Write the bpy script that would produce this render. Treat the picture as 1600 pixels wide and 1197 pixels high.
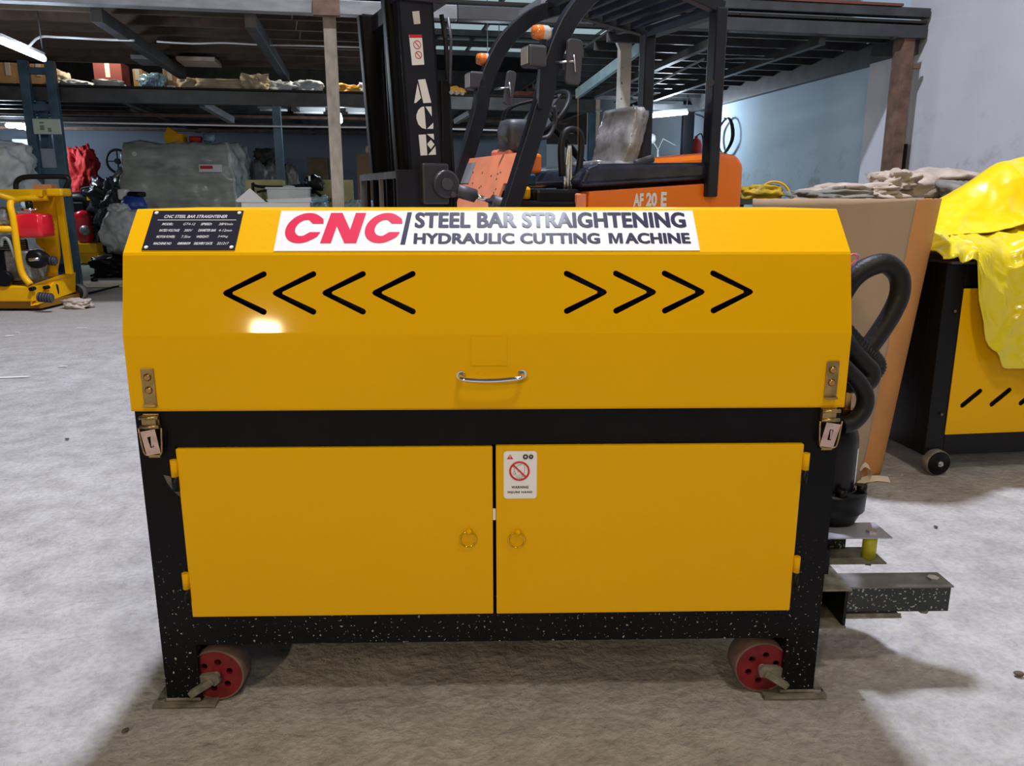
import bpy, bmesh, math, random
from mathutils import Vector, Matrix, noise
random.seed(7)
S = bpy.context.scene
for o in list(bpy.data.objects): bpy.data.objects.remove(o)
COL = S.collection
PI = math.pi
# ---------------------------------------------------------------- camera
F, TH, H = 1225.0, math.atan(288 / 1225), 1.15
cam = bpy.data.cameras.new('camera'); camo = bpy.data.objects.new('camera', cam); COL.objects.link(camo)
cam.sensor_width = 36; cam.lens = 36 * F / 1600; cam.clip_start = .05; cam.clip_end = 200
camo.location = (0, 0, H); camo.rotation_euler = (PI / 2 - TH, 0, 0)
S.camera = camo
# ---------------------------------------------------------------- world, lamps, exposure
w = bpy.data.worlds.new('world'); S.world = w; w.use_nodes = True
w.node_tree.nodes['Background'].inputs[0].default_value = (.60, .53, .42, 1)
w.node_tree.nodes['Background'].inputs[1].default_value = .15
def area(name, loc, target, size, power, color, sy=None):
    l = bpy.data.lights.new(name, 'AREA'); l.energy = power; l.color = color; l.size = size
    if sy: l.shape = 'RECTANGLE'; l.size_y = sy
    o = bpy.data.objects.new(name, l); COL.objects.link(o); o.location = loc
    o.rotation_euler = (Vector(target) - Vector(loc)).to_track_quat('-Z', 'Y').to_euler(); return o
area('high_bay_light', (-.18, 4.3, 8.75), (0, 3.5, 0), .42, 770, (.82, .86, 1))
area('hall_light', (-1.98, -3.6, 2.66), (-.2, 2.2, .7), .20, 60, (1, .80, .47), .09)
area('overhead_area_light', (1.1, -.6, 5.6), (1.3, 4.2, .8), .5, 62, (1, .90, .72), .5)  # added fill from above, brightens the forklift and cardboard roll
area('overhead_area_light', (.30, 1.75, 6.2), (.3, 2.2, 0), .55, 9, (.84, .90, 1), .25)
area('hall_light', (1.6, -4.2, 5.2), (.8, 3.5, .5), .5, 50, (1, .82, .54), .8)
S.view_settings.view_transform = 'Standard'; S.view_settings.look = 'None'
S.view_settings.gamma = 1; S.view_settings.use_curve_mapping = False
S.view_settings.exposure = 0.39
# ---------------------------------------------------------------- coordinates
c_, s_ = math.cos(TH), math.sin(TH)
def ray(x, y):
    r = (x - 800) / F; u = (598.5 - y) / F
    return Vector((r, c_ + s_ * u, -s_ + c_ * u))
C0 = Vector((0, 0, H))
def on_plane(x, y, p, n):
    d = ray(x, y); return C0 + d * ((Vector(p) - C0).dot(n) / d.dot(n))
def at(x, y, Y): return on_plane(x, y, (0, Y, 0), Vector((0, 1, 0)))
def ground(x, y, z=0): return on_plane(x, y, (0, 0, z), Vector((0, 0, 1)))
BETA = math.radians(10.5)                                   # the building stands a little turned
UX = Vector((math.cos(BETA), math.sin(BETA), 0)); VX = Vector((-math.sin(BETA), math.cos(BETA), 0))
def B(u, v, z=0): return UX * u + VX * v + Vector((0, 0, z))
def BP(x, y, v):
    p = on_plane(x, y, VX * v, VX); return p.dot(UX), p.z
# ---------------------------------------------------------------- materials
MATS = {}
def mat(name, col, rough=.5, metal=0, var=.0, vscale=6, bump=0, bscale=40, coat=0, spec=.5, emit=0, alpha=1, specks=None, speck_scale=60, speck_cut=.70, stretch=None, trans=0):
    if name in MATS: return MATS[name]
    m = bpy.data.materials.new(name); m.use_nodes = True; nt = m.node_tree; N = nt.nodes; L = nt.links
    b = N['Principled BSDF']; MATS[name] = m
    b.inputs['Roughness'].default_value = rough; b.inputs['Metallic'].default_value = metal
    b.inputs['Coat Weight'].default_value = coat; b.inputs['Coat Roughness'].default_value = .06
    b.inputs['Specular IOR Level'].default_value = spec
    b.inputs['Base Color'].default_value = (*col, 1)
    if trans: b.inputs['Transmission Weight'].default_value = trans
    if alpha < 1: b.inputs['Alpha'].default_value = alpha
    if emit:
        b.inputs['Emission Color'].default_value = (*col, 1); b.inputs['Emission Strength'].default_value = emit
    tc = N.new('ShaderNodeTexCoord'); mp = N.new('ShaderNodeMapping'); L.new(tc.outputs['Object'], mp.inputs[0])
    if stretch: mp.inputs['Scale'].default_value = stretch
    src = None
    if var:
        n = N.new('ShaderNodeTexNoise'); n.inputs['Scale'].default_value = vscale; n.inputs['Detail'].default_value = 6
        L.new(mp.outputs[0], n.inputs['Vector'])
        r = N.new('ShaderNodeValToRGB'); r.color_ramp.elements[0].position = .3; r.color_ramp.elements[1].position = .7
        r.color_ramp.elements[0].color = (*[max(0, k * (1 - var)) for k in col], 1)
        r.color_ramp.elements[1].color = (*[min(1, k * (1 + var)) for k in col], 1)
        L.new(n.outputs[0], r.inputs[0]); L.new(r.outputs[0], b.inputs['Base Color']); src = r.outputs[0]
    if specks:
        n = N.new('ShaderNodeTexNoise'); n.inputs['Scale'].default_value = speck_scale; n.inputs['Detail'].default_value = 1
        L.new(tc.outputs['Object'], n.inputs['Vector'])
        r = N.new('ShaderNodeValToRGB'); r.color_ramp.elements[0].position = speck_cut; r.color_ramp.elements[1].position = speck_cut + .03
        r.color_ramp.elements[0].color = (0, 0, 0, 1); r.color_ramp.elements[1].color = (1, 1, 1, 1)
        L.new(n.outputs[0], r.inputs[0])
        # splashes only reach the lower part of the thing
        sp = N.new('ShaderNodeSeparateXYZ'); L.new(tc.outputs['Object'], sp.inputs[0])
        mr = N.new('ShaderNodeMapRange'); mr.inputs[1].default_value = specks[3]; mr.inputs[2].default_value = specks[4]
        mr.inputs[3].default_value = 1; mr.inputs[4].default_value = 0
        L.new(sp.outputs['Z'], mr.inputs[0])
        mu = N.new('ShaderNodeMath'); mu.operation = 'MULTIPLY'; L.new(r.outputs[0], mu.inputs[0]); L.new(mr.outputs[0], mu.inputs[1])
        mx = N.new('ShaderNodeMixRGB'); L.new(mu.outputs[0], mx.inputs[0])
        if src: L.new(src, mx.inputs[1])
        else: mx.inputs[1].default_value = (*col, 1)
        mx.inputs[2].default_value = (*specks[:3], 1); L.new(mx.outputs[0], b.inputs['Base Color'])
    if bump:
        n = N.new('ShaderNodeTexNoise'); n.inputs['Scale'].default_value = bscale; n.inputs['Detail'].default_value = 4
        L.new(mp.outputs[0], n.inputs['Vector'])
        bp = N.new('ShaderNodeBump'); bp.inputs['Strength'].default_value = bump; bp.inputs['Distance'].default_value = .01
        L.new(n.outputs[0], bp.inputs['Height']); L.new(bp.outputs[0], b.inputs['Normal'])
    return m
YEL = mat('yellow_enamel', (.77, .415, .0), .5, var=.02, vscale=2, bump=.05, bscale=70, coat=.15, spec=.05)
YEL2 = mat('yellow_enamel_dusty', (.82, .42, .002), .35, var=.06, vscale=3, spec=.25)
BLK = mat('black_enamel', (.004, .004, .005), .4, spec=.14, var=.3, vscale=8, specks=(.42, .40, .36, .10, .42), speck_scale=140, speck_cut=.675)
BLKD = mat('black_enamel_splashed', (.010, .012, .014), .4, var=.4, vscale=12, specks=(.30, .33, .28, .5, .9), speck_scale=150, speck_cut=.63)
BLKP = mat('black_paint', (.005, .005, .006), .38, spec=.2, var=.2)
DARK = mat('interior_shade_black', (.004, .004, .004), .9)  # near-black colour stands in for the shade inside hollow parts
RUB = mat('black_rubber', (.008, .008, .010), .5, spec=.3, bump=.15, bscale=120)
RUBD = mat('grey_plastic', (.055, .055, .07), .5)
STEEL = mat('bright_steel', (.62, .62, .64), .28, 1)
CHR = mat('chrome', (.85, .85, .86), .07, 1)
ZINC = mat('yellow_zinc', (.42, .30, .13), .36, 1, var=.25, vscale=50)
ZINCP = mat('pinkish_zinc', (.72, .50, .42), .3, 1, var=.15, vscale=60)
BRASS = mat('brass', (.55, .32, .12), .3, 1)
DUST = mat('dusty_steel', (.20, .19, .16), .7, .3, var=.4, vscale=30)
RED = mat('red_wheel_paint', (.16, .006, .010), .45, var=.35, vscale=30)
TREAD = mat('worn_tread', (.16, .10, .085), .7, var=.35, vscale=25)
WHT = mat('white_print', (.80, .81, .86), .3, spec=.22)
WHTL = mat('white_lettering', (.80, .80, .82), .4)
INKR = mat('crimson_print', (.72, .03, .09), .25, coat=.3)
INKB = mat('navy_print', (.03, .03, .07), .25, coat=.3)
INKK = mat('black_print', (.012, .012, .014), .3)
INKRED = mat('red_print', (.62, .02, .03), .3)
PLATE = mat('black_name_plate', (.018, .018, .03), .22, coat=.3)
ORG = mat('orange_enamel', (.88, .185, .01), .32, var=.06, vscale=4, coat=.2)
ORGP = mat('dusty_orange_enamel', (.85, .26, .12), .5, var=.12, vscale=8)
NAVY = mat('navy_black_enamel', (.009, .010, .018), .38, spec=.35, var=.3, vscale=6)
NAVYC = mat('black_battery_cover', (.016, .018, .035), .25, var=.7, vscale=7)
SEATP = mat('seat_in_plastic_film', (.26, .25, .26), .25, var=.45, vscale=9, bump=.8, bscale=16, coat=.6)
CARD = mat('orange_brown_card', (.54, .235, .06), .6, var=.10, vscale=5)
KRAFT = mat('kraft_carton', (.42, .24, .11), .75, var=.12, vscale=6)
KRAFTD = mat('dark_carton', (.11, .065, .035), .8, var=.25, vscale=6)
PAPER = mat('torn_paper', (.70, .60, .48), .8)
SCRAP = mat('white_scrap', (.78, .78, .76), .8)
TARP = mat('yellow_tarp', (.74, .60, .01), .26, var=.08, vscale=3, bump=.25, bscale=9, coat=.4)
TARP2 = mat('bright_yellow_tarp', (.88, .62, .0), .3, var=.05, vscale=3, bump=.2, bscale=9, coat=.3)
SACK = mat('beige_sacking', (.46, .38, .31), .85, var=.22, vscale=7, bump=.4, bscale=20)
SACKG = mat('grey_sacking', (.20, .19, .17), .85, var=.3, vscale=7, bump=.4, bscale=20)
WSACK = mat('white_woven_sack', (.50, .52, .53), .6, var=.18, vscale=5, bump=.5, bscale=14)
TSACK = mat('tan_sack', (.50, .40, .26), .7, var=.25, vscale=6, bump=.5, bscale=14)
WRAP = mat('grey_stretch_film', (.42, .46, .43), .25, var=.28, vscale=2.5, bump=1.0, bscale=5, coat=.8, stretch=(1, 1, 3))
BFILM = mat('blue_clear_plastic', (.18, .30, .38), .2, var=.5, vscale=9, bump=1, bscale=14, coat=.7)
REDF = mat('red_fabric', (.50, .02, .02), .7, var=.25, vscale=6)
REDT = mat('red_tank_enamel', (.62, .008, .02), .16, coat=.6)
CASTG = mat('cast_aluminium', (.30, .30, .29), .45, .6, var=.4, vscale=25)
TEAL = mat('blue_grey_steel', (.05, .10, .15), .5, .2, var=.35, vscale=6)
TEALL = mat('pale_teal_steel', (.30, .44, .48), .5, var=.15)
BEAMG = mat('grey_primed_steel', (.20, .205, .225), .5, .2, var=.25, vscale=4, stretch=(1, 1, 3))
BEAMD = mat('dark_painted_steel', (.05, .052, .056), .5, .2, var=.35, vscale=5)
RUST = mat('rusty_painted_post', (.235, .20, .155), .75, var=.38, vscale=5, bump=.3, bscale=25, stretch=(2, 2, .8))
RUSTD = mat('rust_brown_steel', (.13, .075, .05), .8, var=.45, vscale=8, bump=.3, bscale=25)
WOOD = mat('joist_wood', (.055, .036, .022), .8, var=.35, vscale=4, stretch=(1, 6, 6))
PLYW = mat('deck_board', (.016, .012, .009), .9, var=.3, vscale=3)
BEIGE = mat('beige_post_paint', (.48, .46, .40), .6, var=.12, vscale=5)
PIPE = mat('white_conduit', (.55, .56, .58), .45)
CRATE = mat('olive_carton', (.33, .31, .15), .75, var=.2, vscale=5)
BLUEP = mat('blue_plastic', (.02, .06, .35), .4)
GLOW = mat('tube_glow', (.80, .90, 1), .3, emit=14)
GLOWS = mat('lamp_glow', (.80, .92, 1), .3, emit=18)
ROOFL = mat('roof_light_sheet', (.42, .56, .60), .6, emit=.5)
AMB = mat('amber_lens', (.85, .22, .04), .2, coat=.5)
CLR = mat('clear_lens', (.55, .52, .50), .2, coat=.5)
FELT = mat('yellow_polyurethane', (.46, .46, .02), .45, var=.12, vscale=20)
# corrugated (fluted) card: fine vertical flutes as relief
def fluted():
    m = bpy.data.materials.new('fluted_card'); m.use_nodes = True; N = m.node_tree.nodes; L = m.node_tree.links; b = N['Principled BSDF']
    b.inputs['Roughness'].default_value = .75
    uv = N.new('ShaderNodeUVMap')
    wv = N.new('ShaderNodeTexWave'); wv.inputs['Scale'].default_value = 26; wv.inputs['Distortion'].default_value = .15; L.new(uv.outputs[0], wv.inputs[0])
    bp = N.new('ShaderNodeBump'); bp.inputs['Strength'].default_value = .5; bp.inputs['Distance'].default_value = .004
    L.new(wv.outputs[0], bp.inputs['Height']); L.new(bp.outputs[0], b.inputs['Normal'])
    n = N.new('ShaderNodeTexNoise'); n.inputs['Scale'].default_value = 3; r = N.new('ShaderNodeValToRGB')
    r.color_ramp.elements[0].color = (.40, .285, .185, 1); r.color_ramp.elements[1].color = (.48, .345, .23, 1)
    L.new(n.outputs[0], r.inputs[0]); L.new(r.outputs[0], b.inputs['Base Color']); return m
FLUTE = fluted()
def floor_mat():
    m = bpy.data.materials.new('dusty_concrete'); m.use_nodes = True; N = m.node_tree.nodes; L = m.node_tree.links; b = N['Principled BSDF']
    b.inputs['Roughness'].default_value = .85; b.inputs['Specular IOR Level'].default_value = .25
    tc = N.new('ShaderNodeTexCoord'); P = tc.outputs['Object']
    def nz(sc, det, stretch=None, rot=0, rough=.6):
        n = N.new('ShaderNodeTexNoise'); n.inputs['Scale'].default_value = sc; n.inputs['Detail'].default_value = det; n.inputs['Roughness'].default_value = rough
        if stretch:
            mp = N.new('ShaderNodeMapping'); mp.inputs['Scale'].default_value = stretch; mp.inputs['Rotation'].default_value = (0, 0, rot)
            L.new(P, mp.inputs[0]); L.new(mp.outputs[0], n.inputs['Vector'])
        else: L.new(P, n.inputs['Vector'])
        return n.outputs[0]
    def ramp(s, a, ca, bb, cb):
        r = N.new('ShaderNodeValToRGB'); r.color_ramp.elements[0].position = a; r.color_ramp.elements[1].position = bb
        r.color_ramp.elements[0].color = (*ca, 1); r.color_ramp.elements[1].color = (*cb, 1); L.new(s, r.inputs[0]); return r.outputs[0]
    def mix(f, a, c, mode='MIX'):
        x = N.new('ShaderNodeMixRGB'); x.blend_type = mode
        if isinstance(f, float): x.inputs[0].default_value = f
        else: L.new(f, x.inputs[0])
        L.new(a, x.inputs[1])
        if isinstance(c, tuple): x.inputs[2].default_value = (*c, 1)
        else: L.new(c, x.inputs[2])
        return x.outputs[0]
    base = ramp(nz(1.1, 5), .32, (.45, .432, .432), .66, (.57, .55, .545))
    med = ramp(nz(7, 8), .36, (.76, .75, .74), .60, (1, 1, 1))
    c1 = mix(1.0, base, med, 'MULTIPLY')
    # scraped dark streaks and dirt patches, with shapes of their own
    st = ramp(nz(5.5, 6, (1, 3.6, 1), .35, .7), .60, (0, 0, 0), .67, (1, 1, 1))
    gate = ramp(nz(.9, 2), .50, (0, 0, 0), .60, (1, 1, 1))
    f = mix(1.0, st, gate, 'MULTIPLY')
    ff = N.new('ShaderNodeMath'); ff.operation = 'MULTIPLY'; ff.inputs[1].default_value = .55; L.new(f, ff.inputs[0])
    c2 = mix(ff.outputs[0], c1, (.27, .235, .215))
    st2 = ramp(nz(13, 5, (1, 3.8, 1), .45, .65), .60, (0, 0, 0), .66, (1, 1, 1))
    g2 = ramp(nz(1.7, 3), .44, (0, 0, 0), .58, (1, 1, 1))
    f2 = mix(1.0, st2, g2, 'MULTIPLY'); fm = N.new('ShaderNodeMath'); fm.operation = 'MULTIPLY'; fm.inputs[1].default_value = .5; L.new(f2, fm.inputs[0])
    c2 = mix(fm.outputs[0], c2, (.29, .265, .25))
    fine = ramp(nz(60, 6), .38, (.86, .855, .85), .58, (1, 1, 1)); c2 = mix(1.0, c2, fine, 'MULTIPLY')
    # green floor paint under the mezzanine, browner, darker floor before it
    sp = N.new('ShaderNodeSeparateXYZ'); L.new(P, sp.inputs[0])
    gm = N.new('ShaderNodeMapRange'); gm.inputs[1].default_value = 11.05; gm.inputs[2].default_value = 11.2; L.new(sp.outputs['Y'], gm.inputs[0])
    c3 = mix(gm.outputs[0], c2, (.26, .29, .24))
    dm = N.new('ShaderNodeMapRange'); dm.inputs[1].default_value = 5.5; dm.inputs[2].default_value = 8.5; dm.inputs[4].default_value = .75; L.new(sp.outputs['Y'], dm.inputs[0])
    dd = N.new('ShaderNodeMath'); dd.operation = 'MULTIPLY'; L.new(dm.outputs[0], dd.inputs[0])
    sub = N.new('ShaderNodeMath'); sub.operation = 'SUBTRACT'; sub.inputs[0].default_value = 1; L.new(gm.outputs[0], sub.inputs[1]); L.new(sub.outputs[0], dd.inputs[1])
    c4 = mix(dd.outputs[0], c3, (.38, .33, .29))
    L.new(c4, b.inputs['Base Color'])
    bmp = N.new('ShaderNodeBump'); bmp.inputs['Strength'].default_value = .8; bmp.inputs['Distance'].default_value = .042
    ad = N.new('ShaderNodeMath'); ad.operation = 'MULTIPLY_ADD'; ad.inputs[1].default_value = .6
    L.new(nz(30, 9), ad.inputs[0]); L.new(nz(2.5, 4), ad.inputs[2])
    L.new(ad.outputs[0], bmp.inputs['Height']); L.new(bmp.outputs[0], b.inputs['Normal'])
    return m
def wall_mat(name, col, dirt, zlo, zhi):
    m = bpy.data.materials.new(name); m.use_nodes = True; N = m.node_tree.nodes; L = m.node_tree.links; b = N['Principled BSDF']
    b.inputs['Roughness'].default_value = .8
    tc = N.new('ShaderNodeTexCoord'); P = tc.outputs['Object']
    n = N.new('ShaderNodeTexNoise'); n.inputs['Scale'].default_value = 1.2; n.inputs['Detail'].default_value = 5; L.new(P, n.inputs[0])
    r = N.new('ShaderNodeValToRGB'); r.color_ramp.elements[0].position = .3; r.color_ramp.elements[1].position = .7
    r.color_ramp.elements[0].color = (*[k * .88 for k in col], 1); r.color_ramp.elements[1].color = (*col, 1); L.new(n.outputs[0], r.inputs[0])
    n2 = N.new('ShaderNodeTexNoise'); n2.inputs['Scale'].default_value = 3.4; n2.inputs['Detail'].default_value = 7; n2.inputs['Roughness'].default_value = .65; L.new(P, n2.inputs[0])
    r2 = N.new('ShaderNodeValToRGB'); r2.color_ramp.elements[0].position = .55; r2.color_ramp.elements[1].position = .68
    r2.color_ramp.elements[0].color = (0, 0, 0, 1); r2.color_ramp.elements[1].color = (1, 1, 1, 1); L.new(n2.outputs[0], r2.inputs[0])
    sp = N.new('ShaderNodeSeparateXYZ'); L.new(P, sp.inputs[0])
    mr = N.new('ShaderNodeMapRange'); mr.inputs[1].default_value = zlo; mr.inputs[2].default_value = zhi; mr.inputs[3].default_value = .8; mr.inputs[4].default_value = 0
    L.new(sp.outputs['Z'], mr.inputs[0])
    mu = N.new('ShaderNodeMath'); mu.operation = 'MULTIPLY'; L.new(r2.outputs[0], mu.inputs[0]); L.new(mr.outputs[0], mu.inputs[1])
    mx = N.new('ShaderNodeMixRGB'); L.new(mu.outputs[0], mx.inputs[0]); L.new(r.outputs[0], mx.inputs[1]); mx.inputs[2].default_value = (*dirt, 1)
    L.new(mx.outputs[0], b.inputs['Base Color']); return m
# ---------------------------------------------------------------- mesh builder
class MB:
    def __init__(s): s.v = []; s.f = []; s.sm = []
    def add(s, V, Fs, smooth=False):
        k = len(s.v); s.v += [tuple(p) for p in V]
        for f in Fs: s.f.append([i + k for i in f]); s.sm.append(smooth)
        return s
    def box(s, x0, x1, y0, y1, z0, z1, M=None):
        V = [Vector((x, y, z)) for x in (x0, x1) for y in (y0, y1) for z in (z0, z1)]
        if M: V = [M @ p for p in V]
        return s.add(V, [(0, 1, 3, 2), (4, 6, 7, 5), (0, 4, 5, 1), (2, 3, 7, 6), (0, 2, 6, 4), (1, 5, 7, 3)])
    def beam(s, p, q, w, h, up=(0, 0, 1)):
        p = Vector(p); q = Vector(q); d = (q - p).normalized(); up = Vector(up)
        a = d.cross(up)
        if a.length < 1e-4: a = d.cross(Vector((0, 1, 0)))
        a.normalize(); b = a.cross(d).normalized(); V = []
        for e in (p, q):
            for i, j in ((-1, -1), (1, -1), (1, 1), (-1, 1)): V.append(e + a * (i * w / 2) + b * (j * h / 2))
        return s.add(V, [(3, 2, 1, 0), (4, 5, 6, 7), (0, 1, 5, 4), (1, 2, 6, 5), (2, 3, 7, 6), (3, 0, 4, 7)])
    def cyl(s, p, q, r, r2=None, n=16, smooth=True, cap=True):
        p = Vector(p); q = Vector(q); r2 = r if r2 is None else r2; d = (q - p).normalized()
        a = d.orthogonal().normalized(); b = d.cross(a); V = []
        for e, R in ((p, r), (q, r2)):
            for i in range(n): t = 2 * PI * i / n; V.append(e + a * (R * math.cos(t)) + b * (R * math.sin(t)))
        s.add(V, [(i, (i + 1) % n, n + (i + 1) % n, n + i) for i in range(n)], smooth)
        if cap: k = len(s.v) - 2 * n; s.f += [[k + i for i in range(n)][::-1], [k + n + i for i in range(n)]]; s.sm += [False, False]
        return s
    def tube(s, path, r, n=8, closed=False, sub=0):
        P = [Vector(p) for p in path]
        if sub: P = spline(P, sub, closed)
        m = len(P); R = r if callable(r) else (lambda t: r); prev = None; V = []
        for i in range(m):
            d = ((P[(i + 1) % m] - P[i - 1]) if closed else (P[min(i + 1, m - 1)] - P[max(i - 1, 0)])).normalized()
            if prev is None: a = d.orthogonal().normalized()
            else: a = (prev - d * prev.dot(d)).normalized()
            prev = a; b = d.cross(a); rr = R(i / max(1, m - 1))
            for j in range(n): t = 2 * PI * j / n; V.append(P[i] + a * (rr * math.cos(t)) + b * (rr * math.sin(t)))
        Fs = []
        for i in range(m if closed else m - 1):
            for j in range(n): Fs.append((i * n + j, i * n + (j + 1) % n, ((i + 1) % m) * n + (j + 1) % n, ((i + 1) % m) * n + j))
        s.add(V, Fs, True)
        if not closed: k = len(s.v) - m * n; s.f += [[k + j for j in range(n)][::-1], [k + (m - 1) * n + j for j in range(n)]]; s.sm += [False, False]
        return s
    def torus(s, c, R, r, axis=(0, 1, 0), n=24, m=8, sz=1):
        ax = Vector(axis).normalized(); a = ax.orthogonal().normalized(); b = ax.cross(a); c = Vector(c)
        return s.tube([c + a * (R * math.cos(2 * PI * i / n)) + b * (R * sz * math.sin(2 * PI * i / n)) for i in range(n)], r, m, closed=True)
    def prism(s, poly, a, b, fn):                                # poly of (p,q); fn(p,q,t) -> point
        n = len(poly); V = [fn(p, q, a) for p, q in poly] + [fn(p, q, b) for p, q in poly]
        return s.add(V, [tuple(range(n))[::-1], tuple(range(n, 2 * n))] + [(i, (i + 1) % n, n + (i + 1) % n, n + i) for i in range(n)])
    def lathe(s, prof, c=(0, 0, 0), n=24, axis='z'):
        c = Vector(c); V = []
        for r, h in prof:
            for i in range(n):
                t = 2 * PI * i / n; x, y = r * math.cos(t), r * math.sin(t)
                V.append(c + (Vector((x, y, h)) if axis == 'z' else Vector((x, h, y)) if axis == 'y' else Vector((h, x, y))))
        m = len(prof)
        return s.add(V, [(i * n + j, i * n + (j + 1) % n, (i + 1) * n + (j + 1) % n, (i + 1) * n + j) for i in range(m - 1) for j in range(n)], True)
    def blob(s, c, size, seed=0, amp=.12, fr=1.6, sub=4, box=.5, ridge=.5, flat=None, rz=0):
        bm = bmesh.new(); bmesh.ops.create_icosphere(bm, subdivisions=sub, radius=1); V = []
        off = Vector((seed * 3.7, seed * 1.9, seed * 5.3)); cr, sr = math.cos(rz), math.sin(rz)
        for v in bm.verts:
            p = v.co.copy(); m = max(abs(p.x), abs(p.y), abs(p.z)); p = p.lerp(p / m * .86, box)
            q = p * fr + off
            d = noise.noise(q) + .5 * noise.noise(q * 2.1) - ridge * abs(noise.noise(q * 1.7 + Vector((9, 2, 4)))) + ridge * .25 * (1 - 3 * abs(noise.noise(q * 4.3)))
            p = p * (1 + amp * 2 * d)
            if flat is not None and p.z < flat: p.z = flat
            x, y = p.x * size[0], p.y * size[1]
            V.append((c[0] + x * cr - y * sr, c[1] + x * sr + y * cr, c[2] + p.z * size[2]))
        Fs = [tuple(v.index for v in f.verts) for f in bm.faces]; bm.free()
        return s.add(V, Fs, True)
    def build(s, name, m, parent=None, bevel=0, seg=2, loc=None, auto=None):
        me = bpy.data.meshes.new(name); me.from_pydata(s.v, [], s.f); me.update()
        bm = bmesh.new(); bm.from_mesh(me); bmesh.ops.recalc_face_normals(bm, faces=bm.faces); bm.to_mesh(me); bm.free()
        for p, k in zip(me.polygons, s.sm): p.use_smooth = k
        me.materials.append(m)
        o = bpy.data.objects.new(name, me); COL.objects.link(o)
        if parent: o.parent = parent
        if bevel:
            b = o.modifiers.new('bevel', 'BEVEL'); b.width = bevel; b.segments = seg; b.limit_method = 'ANGLE'; b.angle_limit = math.radians(40)
        return o
def spline(P, k, closed=False):
    n = len(P); out = []
    for i in range(n if closed else n - 1):
        p0 = P[(i - 1) % n] if closed or i else P[0]; p1 = P[i]; p2 = P[(i + 1) % n]
        p3 = P[(i + 2) % n] if closed or i + 2 < n else P[-1]
        for j in range(k):
            t = j / k; out.append(.5 * ((2 * p1) + (p2 - p0) * t + (2 * p0 - 5 * p1 + 4 * p2 - p3) * t * t + (3 * p1 - p0 - 3 * p2 + p3) * t ** 3))
    if not closed: out.append(P[-1])
    return out
def tag(o, label=None, cat=None, group=None, kind=None):
    if label: o['label'] = label
    if cat: o['category'] = cat
    if group: o['group'] = group
    if kind: o['kind'] = kind
    return o
def thing(name, label, cat, loc=(0, 0, 0), rz=0, group=None):
    o = bpy.data.objects.new(name, None); COL.objects.link(o); o.location = loc; o.rotation_euler = (0, 0, rz)
    o.empty_display_size = .1
    return tag(o, label, cat, group)
def struct(name, mb, m, bevel=0): return tag(mb.build(name, m, None, bevel), kind='structure')
def label(o, t): o['label'] = t; return o
# place a mesh built in world coordinates under/at an origin so that it stands at its base
def rebase(o, loc):
    loc = Vector(loc); o.data.transform(Matrix.Translation(-loc)); o.location = loc; return o
def holed(outer, holes, thick, n=10):
    cu = bpy.data.curves.new('tmp', 'CURVE'); cu.dimensions = '2D'; cu.fill_mode = 'BOTH'; cu.extrude = thick / 2
    for poly in [outer] + holes:
        sp = cu.splines.new('POLY'); sp.points.add(len(poly) - 1); sp.use_cyclic_u = True
        for p, q in zip(sp.points, poly): p.co = (q[0], q[1], 0, 1)
    return curve_mesh(cu)
def curve_mesh(cu):
    o = bpy.data.objects.new('tmp', cu); COL.objects.link(o); bpy.context.view_layer.update()
    dg = bpy.context.evaluated_depsgraph_get(); me = bpy.data.meshes.new_from_object(o.evaluated_get(dg))
    V = [v.co.copy() for v in me.vertices]; Fs = [tuple(p.vertices) for p in me.polygons]
    bpy.data.objects.remove(o); bpy.data.curves.remove(cu); bpy.data.meshes.remove(me); return V, Fs
def text(s, x0, x1, y0, y1, bold=0, shear=0, sp=1.0, thick=.0008):
    cu = bpy.data.curves.new('tmp', 'FONT'); cu.body = s; cu.offset = bold; cu.shear = shear; cu.extrude = .001; cu.space_character = sp; cu.resolution_u = 4
    V, Fs = curve_mesh(cu)
    ax, bx = min(v.x for v in V), max(v.x for v in V); ay, by = min(v.y for v in V), max(v.y for v in V)
    return [Vector((x0 + (v.x - ax) / (bx - ax) * (x1 - x0), y0 + (v.y - ay) / (by - ay) * (y1 - y0), thick if v.z > 0 else 0)) for v in V], Fs
def onto(mb, VF, M, smooth=False): mb.add([M @ v for v in VF[0]], VF[1], smooth); return mb
def frame(o, ex, ey):
    ex = Vector(ex).normalized(); ey = Vector(ey).normalized(); ez = ex.cross(ey)
    M = Matrix((ex, ey, ez)).transposed().to_4x4(); M.translation = Vector(o); return M
def capsule(p, q, r, n=7):
    p = Vector((*p, 0)); q = Vector((*q, 0)); a = math.atan2(q.y - p.y, q.x - p.x); out = []
    for c, a0 in ((q, a - PI / 2), (p, a + PI / 2)):
        for i in range(n): t = a0 + PI * i / (n - 1); out.append((c.x + r * math.cos(t), c.y + r * math.sin(t)))
    return out
def chevron(tx, ty, dx, dy, h):       # tip at (tx,ty), arms reach (tx+dx, ty+-dy); h half width
    sgn = 1 if dx > 0 else -1; dx = abs(dx); L = math.hypot(dx, dy); nx, ny = dy / L, dx / L; out = []
    top = math.atan2(dy, dx)
    for i in range(7):
        t = top + PI / 2 - PI * i / 6; out.append((dx - h * .8 + h * math.cos(t), dy - h * .4 + h * math.sin(t)))
    out.append((h / math.sin(top) * 1.25, h * .35)); out.append((h / math.sin(top) * 1.25, -h * .35))
    for i in range(7):
        t = -top + PI / 2 - PI * i / 6; out.append((dx - h * .8 + h * math.cos(t), -dy + h * .4 + h * math.sin(t)))
    out.append((0, -h * .75)); out.append((-h * .5, 0)); out.append((0, h * .75))
    return [(tx + sgn * a, ty + b) for a, b in out]

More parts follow.
